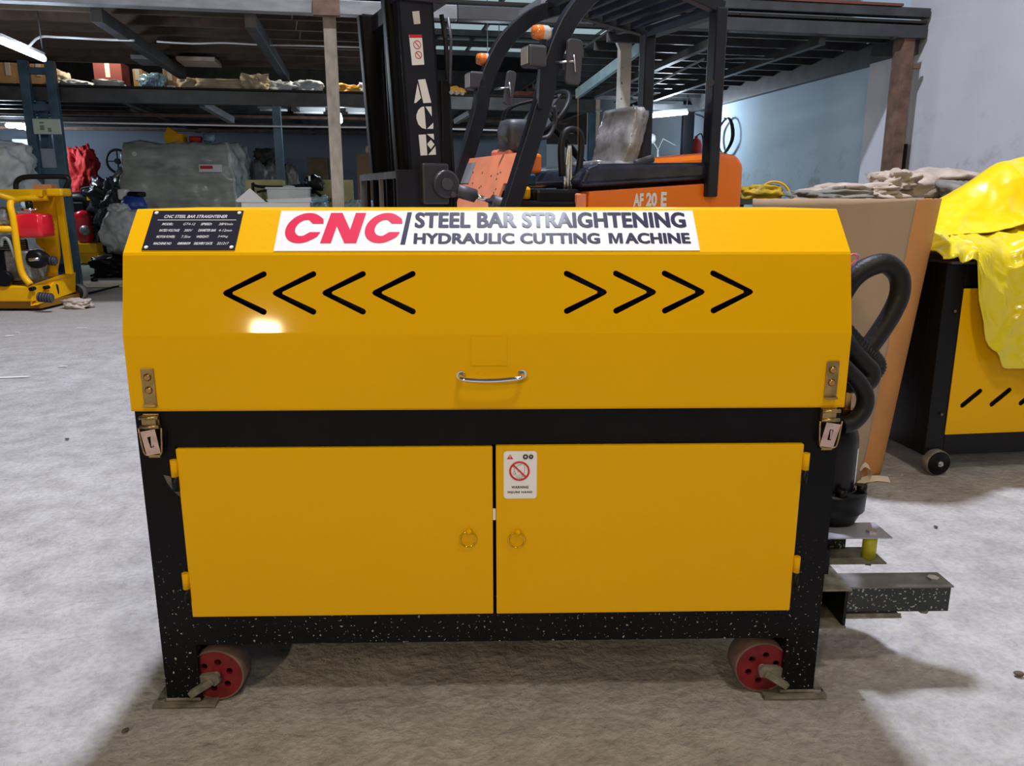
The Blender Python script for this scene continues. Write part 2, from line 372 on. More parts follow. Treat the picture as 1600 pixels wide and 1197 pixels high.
# ================================================================ THE SETTING
WALLU = 5.95
bx = lambda mb, u0, u1, v0, v1, z0, z1: mb.box(u0, u1, v0, v1, z0, z1)
def bstruct(name, boxes, m, bevel=0):
    mb = MB()
    for b in boxes: mb.box(*b)
    o = struct(name, mb, m, bevel); o.rotation_euler = (0, 0, BETA); return o
FLOORM = floor_mat()
WBLUE = wall_mat('pale_blue_wall', (.50, .66, .80), (.19, .24, .27), 1.0, 2.1)
WWHITE = wall_mat('white_lime_wall', (.54, .55, .59), (.26, .27, .28), 1.2, 2.3)
fb = MB()
NX, NY = 200, 150
for j in range(NY + 1):
    for i in range(NX + 1):
        x = -2.6 + 5.2 * i / NX; y = .6 + 3.9 * j / NY
        e = min(1, 6 * min(i, NX - i) / NX, 6 * min(j, NY - j) / NY)
        fb.v.append((x, y, -.0035 + e * .0035 * min(1, max(-1, noise.noise(Vector((x * 6, y * 6, 0))) + .6 * noise.noise(Vector((x * 13 + y * 5, y * 17, 3)))))))
fb.f = [[j * (NX + 1) + i, j * (NX + 1) + i + 1, (j + 1) * (NX + 1) + i + 1, (j + 1) * (NX + 1) + i] for j in range(NY) for i in range(NX)]; fb.sm = [True] * len(fb.f)
X0, X1, Y0, Y1 = -2.6, 2.6, .6, 4.5
for a, b, c, d in ((-30, 30, -12, Y0), (-30, 30, Y1, 40), (-30, X0, Y0, Y1), (X1, 30, Y0, Y1)):
    fb.add([(a, c, -.0035), (b, c, -.0035), (b, d, -.0035), (a, d, -.0035)], [(0, 1, 2, 3)])
flo = struct('floor', fb, FLOORM)
# the floor's object space is turned with the building so that the painted strip follows it
flo.data.transform(Matrix.Rotation(-BETA, 4, 'Z')); flo.rotation_euler = (0, 0, BETA)
bstruct('wall_right', [(WALLU, WALLU + .2, -8, 8.3, 0, 9.6)], WWHITE)
bstruct('wall_right', [(WALLU, WALLU + .2, 8.3, 13.5, 0, 4.6)], WBLUE)
bstruct('wall_right', [(WALLU + .6, WALLU + .8, 13.5, 22, 0, 4.6)], wall_mat('pale_room_wall', (.62, .72, .85), (.5, .55, .6), 0, .5))
bstruct('wall_left', [(-14.2, -14, -8, 24, 0, 9.6)], WWHITE)
bstruct('wall_back', [(-14, 3.9, 17, 17.2, 0, 2.60)], wall_mat('blue_grey_back_wall', (.14, .17, .22), (.06, .07, .08), 1, 2))
bstruct('wall_back', [(3.9, WALLU + .8, 21.8, 22, 0, 2.60)], MATS.get('pw') or wall_mat('pale_far_wall', (.62, .72, .85), (.5, .55, .6), 0, .5))
bstruct('wall_back', [(-14, WALLU + .8, 24, 24.2, 0, 5.2)], BEAMD)
bstruct('ceiling', [(-14, WALLU, -8, 8, 9.6, 9.8)], BEAMG)
# upper roof beyond the mezzanine front: purlins and roof-light sheets as its pieces
roof = bstruct('ceiling', [(-14, WALLU + 1, 8, 24, 4.75, 4.85)], BEAMD)
bstruct('trim_1', [(-14, WALLU, 8.0, 8.02, 4.75, 9.7)], BEAMD)
rl = MB().box(-.36, .36, -.75, .75, -.01, .01)
rle = rl.build('roof_light', ROOFL, roof); first = True
for k in range(7):
    for j in range(5):
        o = rle if first else rle.copy()
        if not first: COL.objects.link(o)
        first = False; o.location = (.55 + k * .85 + (j % 2) * .05, 10.6 + j * 2.4, 4.70 - .0 * j)
pl0 = MB().box(-10, WALLU, -.04, .04, -.06, .06).build('purlin', BEAMD, roof); pl0.location = (0, 9.6, 4.62)
for j in range(9):
    o = pl0.copy(); COL.objects.link(o); o.location = (0, 10.8 + j * 1.2, 4.62)
# pilaster on the right wall
bstruct('trim_2', [(WALLU - .12, WALLU, 8.2, 8.75, 0, 2.95)], wall_mat('pale_pilaster', (.60, .63, .70), (.4, .42, .45), 0, .8))
# ---- mezzanine: front beam, deck boards, joists, girders
mz = thing('mezzanine', 'timber and steel storage mezzanine across the hall behind the forklift', 'mezzanine', (0, 0, 0), BETA)
MB().box(-13.9, .95, 7.95, 8.07, 2.80, 2.925).build('front_beam', BEAMG, mz, .006)
label(MB().box(.955, WALLU - .02, 7.95, 8.07, 2.80, 2.925).build('front_beam', mat('shaded_beam_steel', (.05, .052, .058), .55, .2, var=.25, vscale=4), mz, .006), 'darker length of the front beam with its shade put into the colour')  # stretch away from the tube lamp, its shade painted as darker steel
label(MB().box(3.55, WALLU - .02, 7.93, 8.05, 3.00, 3.09).build('edge_beam', BEAMD, mz, .006), 'dark steel edge beam of the deck')
label(MB().box(3.9, 5.6, 7.92, 8.4, 3.095, 3.12).build('deck_edge_board', mat('reddish_board', (.16, .05, .035), .8), mz), 'reddish board along the deck edge')
OP0, OP1 = .75, 2.75
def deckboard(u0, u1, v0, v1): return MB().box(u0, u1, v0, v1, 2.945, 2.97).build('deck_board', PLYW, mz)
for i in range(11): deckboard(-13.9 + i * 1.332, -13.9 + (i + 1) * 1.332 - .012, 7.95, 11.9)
for i in range(3): deckboard(2.75 + i * 1.06, 2.75 + (i + 1) * 1.06 - .012, 7.95, 14.3)
deckboard(OP0, OP1, 7.95, 8.3)
for k, v in enumerate((8.5, 9.0, 9.5, 10.0, 10.5, 11.0, 11.5)):
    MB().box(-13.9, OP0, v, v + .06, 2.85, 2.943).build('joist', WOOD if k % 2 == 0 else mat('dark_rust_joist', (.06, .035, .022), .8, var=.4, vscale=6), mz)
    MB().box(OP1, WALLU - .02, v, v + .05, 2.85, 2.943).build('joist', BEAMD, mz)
for i in range(5): MB().box(OP1, WALLU - .02, 12 + i * .5, 12.05 + i * .5, 2.85, 2.943).build('joist', BEAMD, mz)
for px in (150, 390):
    u, _ = BP(px, 10, 8.1)
    MB().box(u - .05, u + .05, 8.07, 11.55, 2.68, 2.80).build('girder', BEAMD, mz, .004)
for u in (-7.6, -10.4): MB().box(u - .05, u + .05, 8.07, 11.55, 2.68, 2.80).build('girder', BEAMD, mz, .004)
for u in (3.7, 4.8): MB().box(u - .04, u + .04, 8.07, 14.2, 2.72, 2.80).build('girder', BEAMD, mz, .004)
MB().box(WALLU - .12, WALLU - .01, 8.07, 14.3, 2.66, 2.90).build('girder', BEAMD, mz, .004)
# lower storage deck further back
ld = thing('storage_deck', 'lower dark storage deck behind the mezzanine carrying cartons and sacks', 'storage deck', (0, 0, 0), BETA)
MB().box(-13.9, 3.4, 11.62, 11.72, 2.38, 2.555).build('front_beam', BEAMD, ld, .004)
for i in range(9): MB().box(-13.9 + i * 1.92, -13.9 + (i + 1) * 1.92 - .015, 11.6, 16.95, 2.56, 2.585).build('deck_board', PLYW, ld)
for i in range(8): MB().box(-13.9, 3.4, 12.3 + i * .6, 12.36 + i * .6, 2.46, 2.555).build('joist', BEAMD, ld)
for i, u in enumerate((-9.4, -6.2, -3.1, -.9, 1.4, 3.3)): MB().box(u - .04, u + .04, 11.72, 16.9, 2.40, 2.46).build('girder', BEAMD, ld)
for i in range(3): MB().box(-13.9, 3.4, 13.2 + i * 1.4, 13.3 + i * 1.4, 2.36, 2.40).build('girder', RUSTD, ld)
for i, u in enumerate((-4.05, 3.36)): MB().box(u - .05, u + .05, 11.63, 11.73, -.003, 2.38).build('post', TEAL, ld, .004)
pu, _ = BP(437, 250, 11.68)
label(MB().box(pu - .055, pu + .055, 11.63, 11.73, -.003, 2.38).build('post', TEAL, ld, .004), 'blue-grey steel post')
# posts of the mezzanine
def post(px, name, label_, m, zt, w, v=8.0):
    u, _ = BP(px, 200, v); p = B(u, v)
    t = thing(name, label_, 'post', (p.x, p.y, 0), BETA)
    MB().box(-w / 2, w / 2, -w / 2, w / 2, .012, zt - .0).build('shaft', m, t, .006)
    MB().box(-w * .95, w * .95, -w * .95, w * .95, -.003, .012).build('base_plate', DUST, t)
    return t
t = post(523, 'rusty_post', 'tall mottled grey-brown square post holding the grey beam left of the mast', RUST, 2.79, .115, 8.02)
label(MB().box(-.14, .10, -.12, -.03, 2.70 + .08, 2.93).build('cap_bracket', RUSTD, t), 'rust-stained bracket clamped round the beam')
u, _ = BP(1400, 180, 8.0); p = B(u, 8.0)
t = thing('rusty_wall_post', 'rust-brown steel post standing against the right wall', 'post', (p.x, p.y, 0), BETA)
MB().box(-.065, .065, -.1, -.04, .012, 2.79).box(-.065, -.05, -.04, .08, .012, 2.79).build('shaft', RUSTD, t, .004)
MB().box(-.14, .10, -.14, .1, -.003, .012).build('base_plate', DUST, t)
MB().box(.065, .16, -.10, -.05, 2.49, 2.535).build('bracket', RUSTD, t)
MB().box(-.16, .06, -.12, .02, 2.785, 2.80).build('cap_plate', BEAMD, t)
# beige slotted post + pale teal diagonal girder behind the forklift
u, _ = BP(975, 110, 9.2); p = B(u, 9.2)
t = thing('slotted_post', 'beige square post with a row of small holes behind the forklift seat', 'post', (p.x, p.y, 0), BETA)
V, Fs = holed([(-.065, .012), (.065, .012), (.065, 2.94), (-.065, 2.94)], [[(-.042 + .008 * math.cos(a * PI / 3), z + .014 * math.sin(a * PI / 3)) for a in range(6)] for z in [.4 + .17 * i for i in range(14)]], .006)
m_ = MB(); onto(m_, (V, Fs), frame((0, -.06, 0), (1, 0, 0), (0, 0, 1)))
m_.box(-.065, -.059, -.057, .06, .012, 2.94).box(.059, .065, -.057, .06, .012, 2.94); m_.build('shaft', BEIGE, t)
MB().prism([(-.065, 2.78), (-.14, 2.93), (-.065, 2.93)], -.06, .0, lambda p, q, s: (p, s, q)).build('gusset', BEIGE, t)
MB().box(-.1, .1, -.1, .1, -.003, .012).build('base_plate', DUST, t)
a = BP(1012, 62, 9.0); b_ = BP(905, 128, 11.5)
gb = MB().beam(B(a[0], 9.0, 2.86), B(b_[0], 11.6, 2.62), .05, .13).build('loading_beam', TEALL)
tag(rebase(gb, B(a[0], 9.0, 2.86)), 'pale teal steel beam sloping away under the deck opening', 'beam')
# ladder-frame column on the left
u0, _ = BP(47, 180, 11.45); u1, _ = BP(88, 180, 11.45); p = B((u0 + u1) / 2, 11.45); hw = (u1 - u0) / 2
t = thing('lattice_column', 'blue-grey ladder-frame steel column at the far left', 'column', (p.x, p.y, 0), BETA)
for s in (-1, 1): MB().box(s * hw - .055, s * hw + .055, -.05, .05, -.003, 2.84).build('upright', TEAL, t, .004)
for z in (.35, .95, 1.50, 2.28, 2.72): MB().box(-hw + .055, hw - .055, -.03, .03, z - .04, z + .04).build('rung', TEAL, t)
sg = MB().box(-hw + .04, hw + .06, -.075, -.055, 1.95, 2.14).build('notice_board', mat('pale_green_notice', (.50, .60, .50), .6), t, .01)
label(sg, 'pale green notice plate')
MB().box(-.03, .02, -.078, -.0755, 2.00, 2.06).box(-.03, .02, -.078, -.0755, 2.08, 2.10).box(.06, .10, -.078, -.0755, 1.98, 2.03).build('print', mat('dark_green_ink', (.15, .25, .16), .6), sg)
label(MB().box(-hw + .055, hw - .055, .031, .04, 1.2, 1.78).build('cover_plate', mat('pale_grey_sheet', (.30, .36, .44), .6), t), 'pale grey cover plate')

# ================================================================ STRAIGHTENING MACHINE
MO = Vector((-.0445, 1.6296, 0)); MYAW = math.radians(1.28)
mach = thing('bar_straightening_machine', 'large yellow and black steel bar straightening machine in the foreground', 'machine', MO, MYAW)
mR = Matrix.Rotation(MYAW, 4, 'Z'); mY = mR @ Vector((0, 1, 0)); mInv = (Matrix.Translation(MO) @ mR).inverted()
def ML(px, py, yl): return mInv @ on_plane(px, py, MO + mY * yl, mY)
W = .764; D = .62
fr = MB()
for x0, x1 in ((-.76, -.682), (.686, .76)):
    for y0, y1 in ((0, .08), (D - .08, D)):
        fr.box(x0, x1, y0, y1, .006, .709)
fr.box(-.682, .686, 0.0, .08, .153, .224).box(-.682, .686, D - .08, D, .153, .224)
fr.box(-.682, .686, 0.0, .08, .629, .709).box(-.682, .686, D - .08, D, .629, .709)
for x0, x1 in ((-.76, -.682), (.686, .76)): fr.box(x0, x1, .08, D - .08, .153, .224).box(x0, x1, .08, D - .08, .629, .709)
fr.build('frame', BLK, mach)
MB().box(-.74, -.735, .08, D - .08, .224, .629).box(.735, .74, .08, D - .08, .224, .629).box(-.682, .686, D - .03, D - .025, .224, .629).box(-.682, .686, .08, D - .08, .225, .23).build('inner_panels', BLKP, mach)
for x0, x1 in ((-.70, -.55), (.565, .70)): pass
# hood
prof = [(-.006, .712), (-.006, .874), (-.0048, .878), (.0345, 1.035), (.0375, 1.0405), (.1235, 1.1255), (.128, 1.128), (.50, 1.128), (.55, 1.10), (D + .003, 1.0), (D + .003, .712)]
hb = MB()
for i in range(len(prof) - 1):
    if i == 2: continue
    (a, b), (c, d) = prof[i], prof[i + 1]
    hb.add([(-W, a, b), (W, a, b), (W, c, d), (-W, c, d)], [(0, 1, 2, 3)])
for s in (-W, W): hb.add([(s, a, b) for a, b in prof], [tuple(range(len(prof)))])
(a, b), (c, d) = prof[2], prof[3]; Lp = math.hypot(c - a, d - b); sl = lambda z: (z - b) / (d - b) * Lp
holes = []
for t_ in (.239, .343, .446, .549):
    holes.append(chevron(-t_ - .006, sl(.9585), .087, .042, .0062)); holes.append(chevron(t_ + .003, sl(.9585), -.087, .042, .0062))
PF = frame((0, a, b), (1, 0, 0), (0, c - a, d - b))
V, Fs = holed([(-W, 0), (W, 0), (W, Lp), (-W, Lp)], holes, .003)
onto(hb, (V, Fs), PF @ Matrix.Translation((0, 0, -.0015)))
hb.box(-W, W, -.006, .03, .7105, .7135)
hb.build('hood', YEL, mach)
label(MB().box(-.70, .70, .075, .55, .72, 1.00).build('slot_backing_box', DARK, mach), 'added black box making the arrow slots read dark')  # black box added so the slots look as dark as a shaded inside
MB().box(-.755, .755, .0015, .0035, .73, .86).build('hood_liner', DARK, mach)
# slanted sign panel: (x, t) frame, t up the slant
sf = frame((0, .0375, 1.0405), (1, 0, 0), (0, .086, .085)) @ Matrix.Translation((0, 0, .0006))
def slab(mb, x0, x1, y0, y1, M, z0=0, z1=.001, r=.0):
    if r:
        pts = []
        for cx, cy, a0 in ((x1 - r, y1 - r, 0), (x0 + r, y1 - r, 90), (x0 + r, y0 + r, 180), (x1 - r, y0 + r, 270)):
            for i in range(5): t = math.radians(a0 + i * 22.5); pts.append((cx + r * math.cos(t), cy + r * math.sin(t)))
    else: pts = [(x0, y0), (x1, y0), (x1, y1), (x0, y1)]
    return mb.prism(pts, z0, z1, lambda p, q, s: M @ Vector((p, q, s)))
sign = slab(MB(), -.453, .443, .003, .118, sf).build('machine_sign', WHT, mach); label(sign, 'white banner reading CNC steel bar straightening hydraulic cutting machine')
T1 = sf @ Matrix.Translation((0, 0, .0011))
m_ = MB()
def glyph_cnc(x0, x1, y0, y1):        # three heavy italic capitals drawn as outlines
    w_ = (x1 - x0); h_ = y1 - y0; cw = w_ / 3.18
    def C(cx):
        out = []; inn = []
        for i in range(25):
            t = math.radians(38 + i * (284 / 24)); out.append((.5 + .5 * math.cos(t), .5 + .5 * math.sin(t)))
            t = math.radians(42 + i * (276 / 24)); inn.append((.5 + .235 * math.cos(t) , .5 + .27 * math.sin(t)))
        out[0] = (.97, .62 + .02); out = [(.94, .80)] + out[1:-1] + [(.94, .20)]
        poly_o = [(.99, .64)] + out + [(.99, .36)]; inn = [(.70, .64)] + [(p[0], p[1]) for p in inn[3:-3]] + [(.70, .36)]
        q = len(poly_o); r_ = len(inn)
        return poly_o, inn
    for k, ch in enumerate('CNC'):
        ox = x0 + k * cw * 1.09; s = lambda p: (ox + p[0] * cw + (p[1] - .0) * h_ * .16 - .006, y0 + p[1] * h_)
        if ch == 'C':
            po, pi_ = C(0); n_ = 40
            def res(P, n):
                P = [Vector((*p, 0)) for p in P]; L = [0]
                for i in range(1, len(P)): L.append(L[-1] + (P[i] - P[i - 1]).length)
                o = []; j = 0
                for i in range(n):
                    t = L[-1] * i / (n - 1)
                    while j < len(P) - 2 and L[j + 1] < t: j += 1
                    f_ = (t - L[j]) / max(1e-9, L[j + 1] - L[j]); o.append(P[j].lerp(P[j + 1], f_))
                return o
            A = res(po, n_); Bq = res(pi_, n_)
            V = [T1 @ Vector((*s((p.x, p.y)), .0006)) for p in A] + [T1 @ Vector((*s((p.x, p.y)), .0006)) for p in Bq]
            m_.add(V, [(i, i + 1, n_ + i + 1, n_ + i) for i in range(n_ - 1)])
        else:
            P = [(0, 0), (.29, 0), (.29, .56), (.66, 0), (.98, 0), (.98, 1), (.69, 1), (.69, .44), (.32, 1), (0, 1)]
            m_.add([T1 @ Vector((*s(p), .0006)) for p in P], [(0, 1, 2, 9), (2, 3, 8, 9), (3, 4, 7, 8), (4, 5, 6, 7)] if False else [tuple(range(10))])
glyph_cnc(-.437, -.191, .024, .111)
m_.build('lettering', INKR, sign)
m_ = MB().add([T1 @ Vector(p) for p in ((-.190, .020, .0005), (-.180, .020, .0005), (-.170, .113, .0005), (-.180, .113, .0005))], [(0, 1, 2, 3)])
for k_, (dx_, dy_) in enumerate(((-.0016, 0), (.0016, 0), (-.0008, .0007), (.0008, -.0007), (0, 0))):
    onto(m_, text('STEEL BAR STRAIGHTENING', -.161 + dx_, .422 + dx_, .068 + dy_, .112 + dy_, .014, sp=1.04, thick=.0006 + .00012 * k_), T1)
    onto(m_, text('HYDRAULIC CUTTING', -.161 + dx_, .232 + dx_, .0225 + dy_, .0515 + dy_, .010, sp=1.04, thick=.0006 + .00012 * k_), T1)
    onto(m_, text('ACHINE', .288 + dx_, .425 + dx_, .0225 + dy_, .0515 + dy_, .010, sp=1.04, thick=.0006 + .00012 * k_), T1)
m_.add([T1 @ Vector((.252 + x * .030, .0225 + y * .029, .0009)) for x, y in ((0, 0), (.24, 0), (.24, .66), (.42, 0), (.58, 0), (.76, .66), (.76, 0), (1, 0), (1, 1), (.70, 1), (.50, .36), (.30, 1), (0, 1))], [tuple(range(13))])
m_.build('lettering', INKB, sign)
npl = slab(MB(), -.727, -.534, .006, .118, sf, 0, .0015).build('name_plate', PLATE, mach); label(npl, 'black riveted name plate with silver print')
m_ = MB()
rows = [('CNC STEEL BAR STRAIGHTENER', -.700, -.566, .096, .105, .02), ('MODEL:', -.700, -.676, .075, .082, .02), ('GT4-12', -.655, -.63, .075, .082, 0), ('SPEED:', -.618, -.594, .075, .082, .02), ('38M/min', -.580, -.550, .075, .082, 0),
        ('RATED VOLTAGE', -.702, -.659, .057, .064, .02), ('380V', -.650, -.632, .057, .064, 0), ('DIAMETER BAR', -.620, -.583, .057, .064, .02), ('4-12mm', -.577, -.549, .057, .064, 0),
        ('MOTOR POWER:', -.704, -.665, .039, .046, .02), ('7.5kw', -.652, -.632, .039, .046, 0), ('WEIGHT:', -.620, -.594, .039, .046, .02), ('240kg', -.576, -.554, .039, .046, 0),
        ('MACHINE NO', -.706, -.669, .020, .027, .025), ('080809', -.656, -.629, .020, .027, .02), ('DELIVERY DATE', -.622, -.583, .020, .027, .025), ('221217', -.574, -.549, .020, .027, .01)]
T2 = sf @ Matrix.Translation((0, 0, .0016))
for s, a, b, c, d, bo in rows: onto(m_, text(s, a, b, c, d, bo, .25, thick=.0002), T2)
slab(m_, -.712, -.545, .0895, .0910, T2, 0, .0002)
m_.build('lettering', mat('silver_print', (.60, .60, .62), .4), npl)
for x in (-.719, -.542):
    for y in (.013, .111):
        q = T2 @ Vector((x, y, 0)); n_ = (T2.to_3x3() @ Vector((0, 0, 1))); MB().cyl(q, q + n_ * .002, .0048, .003, 12).build('rivet', WHTL, npl)
# hood fittings
def hasp(x, z, nm='hasp'):
    m_ = MB().box(x - .0135, x + .0135, -.0095, -.0065, z - .041, z + .041).box(x - .0135, x + .0135, -.018, -.0065, z - .041, z - .037)
    h = m_.build('hasp_plate', ZINC, mach, .001)
    for dz in (.022, -.006): MB().cyl((x, -.0095, z + dz), (x, -.0135, z + dz), .0085, .005, 14).build('screw', BRASS, h)
def latch(x, z, tilt):
    b = MB().box(x - .018, x + .016, -.006, -.0, z + .012, z + .046).box(x - .018, x + .012, -.014, -.006, z + .018, z + .044).build('latch_base', ZINC, mach, .001)
    MB().cyl((x - .021, -.016, z + .040), (x + .019, -.016, z + .040), .004).cyl((x - .021, -.016, z + .020), (x + .019, -.016, z + .020), .004).build('pin', ZINC, b)
    R = Matrix.Translation((x, -.02, z - .012)) @ Matrix.Rotation(tilt, 4, 'Y')
    V, Fs = holed([(-.017, -.028), (.013, -.028), (.017, .026), (-.015, .026)], [[(-.004, -.012), (.004, -.012), (.004, .012), (-.004, .012)]], .002)
    lv = onto(MB(), (V, Fs), R @ frame((0, 0, 0), (1, 0, 0), (0, 0, 1))).box(x - .0, x + .004, -.02, -.004, z - .022, z - .002).build('latch_lever', ZINCP, mach)
    MB().tube([(x - .024, -.018, z + .018), (x - .019, -.016, z - .034), (x - .010, -.014, z - .043), (x + .012, -.014, z - .043), (x + .019, -.016, z - .032), (x + .024, -.018, z + .018)], .0022, 6, sub=3).build('wire_loop', ZINC, lv)
    MB().box(x - .012, x + .012, -.01, 0, z - .05, z - .042).build('latch_foot', ZINC, lv)
p = ML(235, 604, 0); hasp(p.x, p.z); p = ML(1297, 592, 0); hasp(p.x, p.z)
p = ML(241, 678, 0); latch(p.x, p.z, -.2); p = ML(1292, 667, 0); latch(p.x, p.z, .16)
pa = ML(720, 588, -.006); pb = ML(816, 586, -.006)
hd = MB().tube([(pa.x, -.006, pa.z + .003), (pa.x + .001, -.026, pa.z + .002), (pa.x + .010, -.034, pa.z - .001), (0, -.036, pa.z - .003), (pb.x - .010, -.034, pb.z - .001), (pb.x - .001, -.026, pb.z + .002), (pb.x, -.006, pb.z + .003)], .0052, 10, sub=6)
hd.cyl((pa.x, -.006, pa.z + .003), (pa.x, -.012, pa.z + .003), .0095).cyl((pb.x, -.006, pb.z + .003), (pb.x, -.012, pb.z + .003), .0095)
label(hd.build('hood_handle', CHR, mach), 'bright chrome pull handle')
MB().box(-.042, .034, -.008, -.006, .806, .868).build('handle_pad', YEL, mach, .002)
# doors
def door(x0, x1, z0, z1, y, hx, hz, name='door'):
    d = MB().box(x0, x1, y, y + .016, z0, z1).build(name, YEL, mach, .0025)
    for z in hz:
        MB().box(min(hx, x0 if hx < 0 else hx), max(hx, x1 if hx > 0 else hx), y + .001, y + .006, z - .014, z + .014).cyl((hx, y - .001, z - .019), (hx, y - .001, z + .019), .0075).build('hinge', YEL, d)
        label(MB().cyl((hx, y - .001, z - .052), (hx, y - .001, z - .0195), .0075).build('hinge', BLKP, d), 'black hinge knuckle')
    return d
def ring(d, x, z, y):
    r = MB().torus((x, y - .006, z), .018, .0017, (0, 1, 0), 28, 6).build('ring_pull', mat('brassy_ring', (.75, .52, .06), .2, 1), d)
    MB().lathe([(.0001, -.012), (.005, -.011), (.007, -.006), (.0045, 0)], (x + .003, y, z + .018), 14, 'y').build('knob', YEL, d)
dl = door(-.680, .002, .226, .626, -.006, -.686, (.583, .317)); ring(dl, -.054, .413, -.006)
dr = door(.009, .682, .229, .629, -.012, .688, (.590, .345)); ring(dr, .054, .413, -.012)
label(MB().box(.0023, .0085, -.004, -.002, .455, .482).build('door_catch', WHTL, mach), 'white door catch in the gap')
# oily scuff on the left leg
sc = MB(); sc.add([(-.713 + .0, -.0015, .566), (-.700, -.0015, .563), (-.682, -.0015, .545), (-.682, -.0015, .515), (-.695, -.0015, .528), (-.707, -.0015, .548)], [(0, 1, 2, 3, 4, 5)])
label(sc.build('scuff_mark', mat('scuffed_grey', (.10, .09, .08), .7, var=.4, vscale=60), mach), 'bare grey scuff on the left leg')
# warning sticker
ws = slab(MB(), .026, .0985, .509, .618, frame((0, -.0125, 0), (1, 0, 0), (0, 0, 1)), 0, .0008, .007).build('warning_label', WHT, dr); label(ws, 'white warning label with a struck-out hand')
DF = frame((0, -.0134, 0), (1, 0, 0), (0, 0, 1))
m_ = MB(); 
onto(m_, text('WARNING', .043, .080, .5325, .5385, .035, sp=1.1, thick=.0004), DF); onto(m_, text('INJURE HAND', .035, .089, .5205, .5265, .035, sp=1.1, thick=.0004), DF)
for cx, R in ((.0735, .0052), (.0855, .0043)):
    m_.torus((cx, -.0137, .6055), R * .8, .0020, (0, 1, 0), 20, 4)
def st(*pts): m_.tube([(x, -.0137, z) for x, z in pts], .00035, 4)
st((.046, .584), (.050, .578), (.053, .581), (.058, .586)); st((.048, .576), (.051, .570), (.053, .562), (.055, .557), (.057, .559), (.057, .565)); st((.058, .558), (.060, .555), (.0615, .557), (.061, .565)); st((.0625, .557), (.065, .555), (.066, .558), (.065, .566)); st((.067, .560), (.069, .560), (.070, .566), (.072, .576), (.071, .588)); st((.050, .573), (.046, .567), (.048, .564), (.053, .568)); st((.058, .586), (.064, .588), (.066, .592)); st((.056, .570), (.058, .575)); st((.063, .569), (.064, .574))
m_.build('lettering', INKK, ws)
m_ = MB().torus((.0605, -.0138, .573), .0205, .0022, (0, 1, 0), 32, 5)
m_.beam((.0605 - .0145, -.0138, .573 + .0145), (.0605 + .0145, -.0138, .573 - .0145), .0016, .0034, (0, 0, 1))
m_.prism([(.033, .6), (.047, .6), (.040, .611)], -.0138, -.0132, lambda p, q, s: (p, s, q)); m_.build('prohibition_symbol', INKRED, ws)
MB().box(.0394, .0406, -.0142, -.0136, .6035, .608).box(.0394, .0406, -.0142, -.0136, .6015, .6026).build('exclamation_mark', WHTL, ws)
# feet, wheels
def foot(x0, x1, lx, hx):
    pts = [(x0, -.015), (x1, -.015), (x1, .07), (x0, .07)]
    hole = [(hx + .011 * math.cos(i * PI / 6) * (1.35), .012 + .013 * math.sin(i * PI / 6)) for i in range(12)]
    V, Fs = holed(pts, [hole], .006)
    f = onto(MB(), (V, Fs), Matrix.Translation((0, 0, .0035))).build('foot_plate', DUST, mach, .0)
    w = MB().box(lx - .002, lx + .080, -.002, .082, .007, .016).build('weld_bead', DUST, f, .003)
foot(-.790, -.645, -.762, -.772); foot(.640, .788, .682, .774)
def wheel(cx, y0, y1, R, side):
    hl = [[(.034 * math.cos(a) + .008 * math.cos(k * PI / 5), .034 * math.sin(a) + .008 * math.sin(k * PI / 5)) for k in range(10)] for a in [math.radians(60 * i + 18) for i in range(6)]]
    n = 40; V, Fs = holed([(R * .93 * math.cos(2 * PI * i / n), R * .93 * math.sin(2 * PI * i / n)) for i in range(n)], hl, .008)
    z = R - .001
    w = onto(MB(), (V, Fs), frame((cx, y0 + .006, z), (1, 0, 0), (0, 0, 1))).build('caster_wheel', RED, mach)
    MB().lathe([(R * .92, y0 + .004), (R * .95, y0), (R, y0 + .004), (R, y1 - .004), (R * .95, y1), (R * .92, y1 - .004)], (cx, 0, z), 40, 'y').build('tread', TREAD, w)
    onto(MB(), (V, Fs), frame((cx, y1 - .006, z), (1, 0, 0), (0, 0, 1))).build('rear_disc', RED, w)
    MB().cyl((cx, y0 - .016, z), (cx, y1 + .004, z), .010, n=14).cyl((cx, y0 - .018, z), (cx, y0 - .010, z), .016, n=6, smooth=False).build('axle', DUST, w)
    lx = cx - side * .075
    MB().beam((cx, y0 - .008, z), (lx + side * .02, y0 - .008, .028), .016, .036, (0, -1, 0)).beam((cx, y0 - .008, z - .0), (lx, y0 + .01, .05), .022, .016, (0, -1, 0)).build('wheel_bracket', DUST, mach, .002)
wheel(-.648, .012, .072, .0655, 1)
wheel(.640, .014, .080, .0655, -1)
wheel(-.640, D - .09, D - .03, .0655, 1); wheel(.640, D - .09, D - .03, .0655, -1)
# ---- right-hand side: guides, hydraulic cylinder, hoses
def plane_z(z, pts, y=None): return pts
g = MB().box(.850, 1.120, .095, .150, .162, .2265).build('guide_channel', BLKD, mach, .001)
label(g, 'long black box channel sticking out to the right')
MB().box(.850, 1.124, .092, .165, .2267, .231).build('channel_flange', mat('dusty_channel_top', (.16, .155, .16), .6, .2, var=.3, vscale=18), g)
MB().box(.85, 1.00, .085, .15, .150, .1545).box(.85, 1.0, .088, .092, .150, .160).build('channel_flange', DUST, g)
q = ML(1452, 903, .13); MB().cyl((1.092, .128, .231), (1.092, .128, .237), .014, n=6, smooth=False).build('bolt', STEEL, g); MB().cyl((1.075, .125, .145), (1.075, .125, .162), .013, n=6).build('nut', DUST, g)
mp_ = MB().box(.76, .856, .055, .20, .240, .245).box(.76, .850, .055, .20, .142, .147).box(.76, .85, .19, .2, .147, .240)
MB().box(.843, .850, .06, .19, .147, .24).build('bracket_web', BLKP, mach)
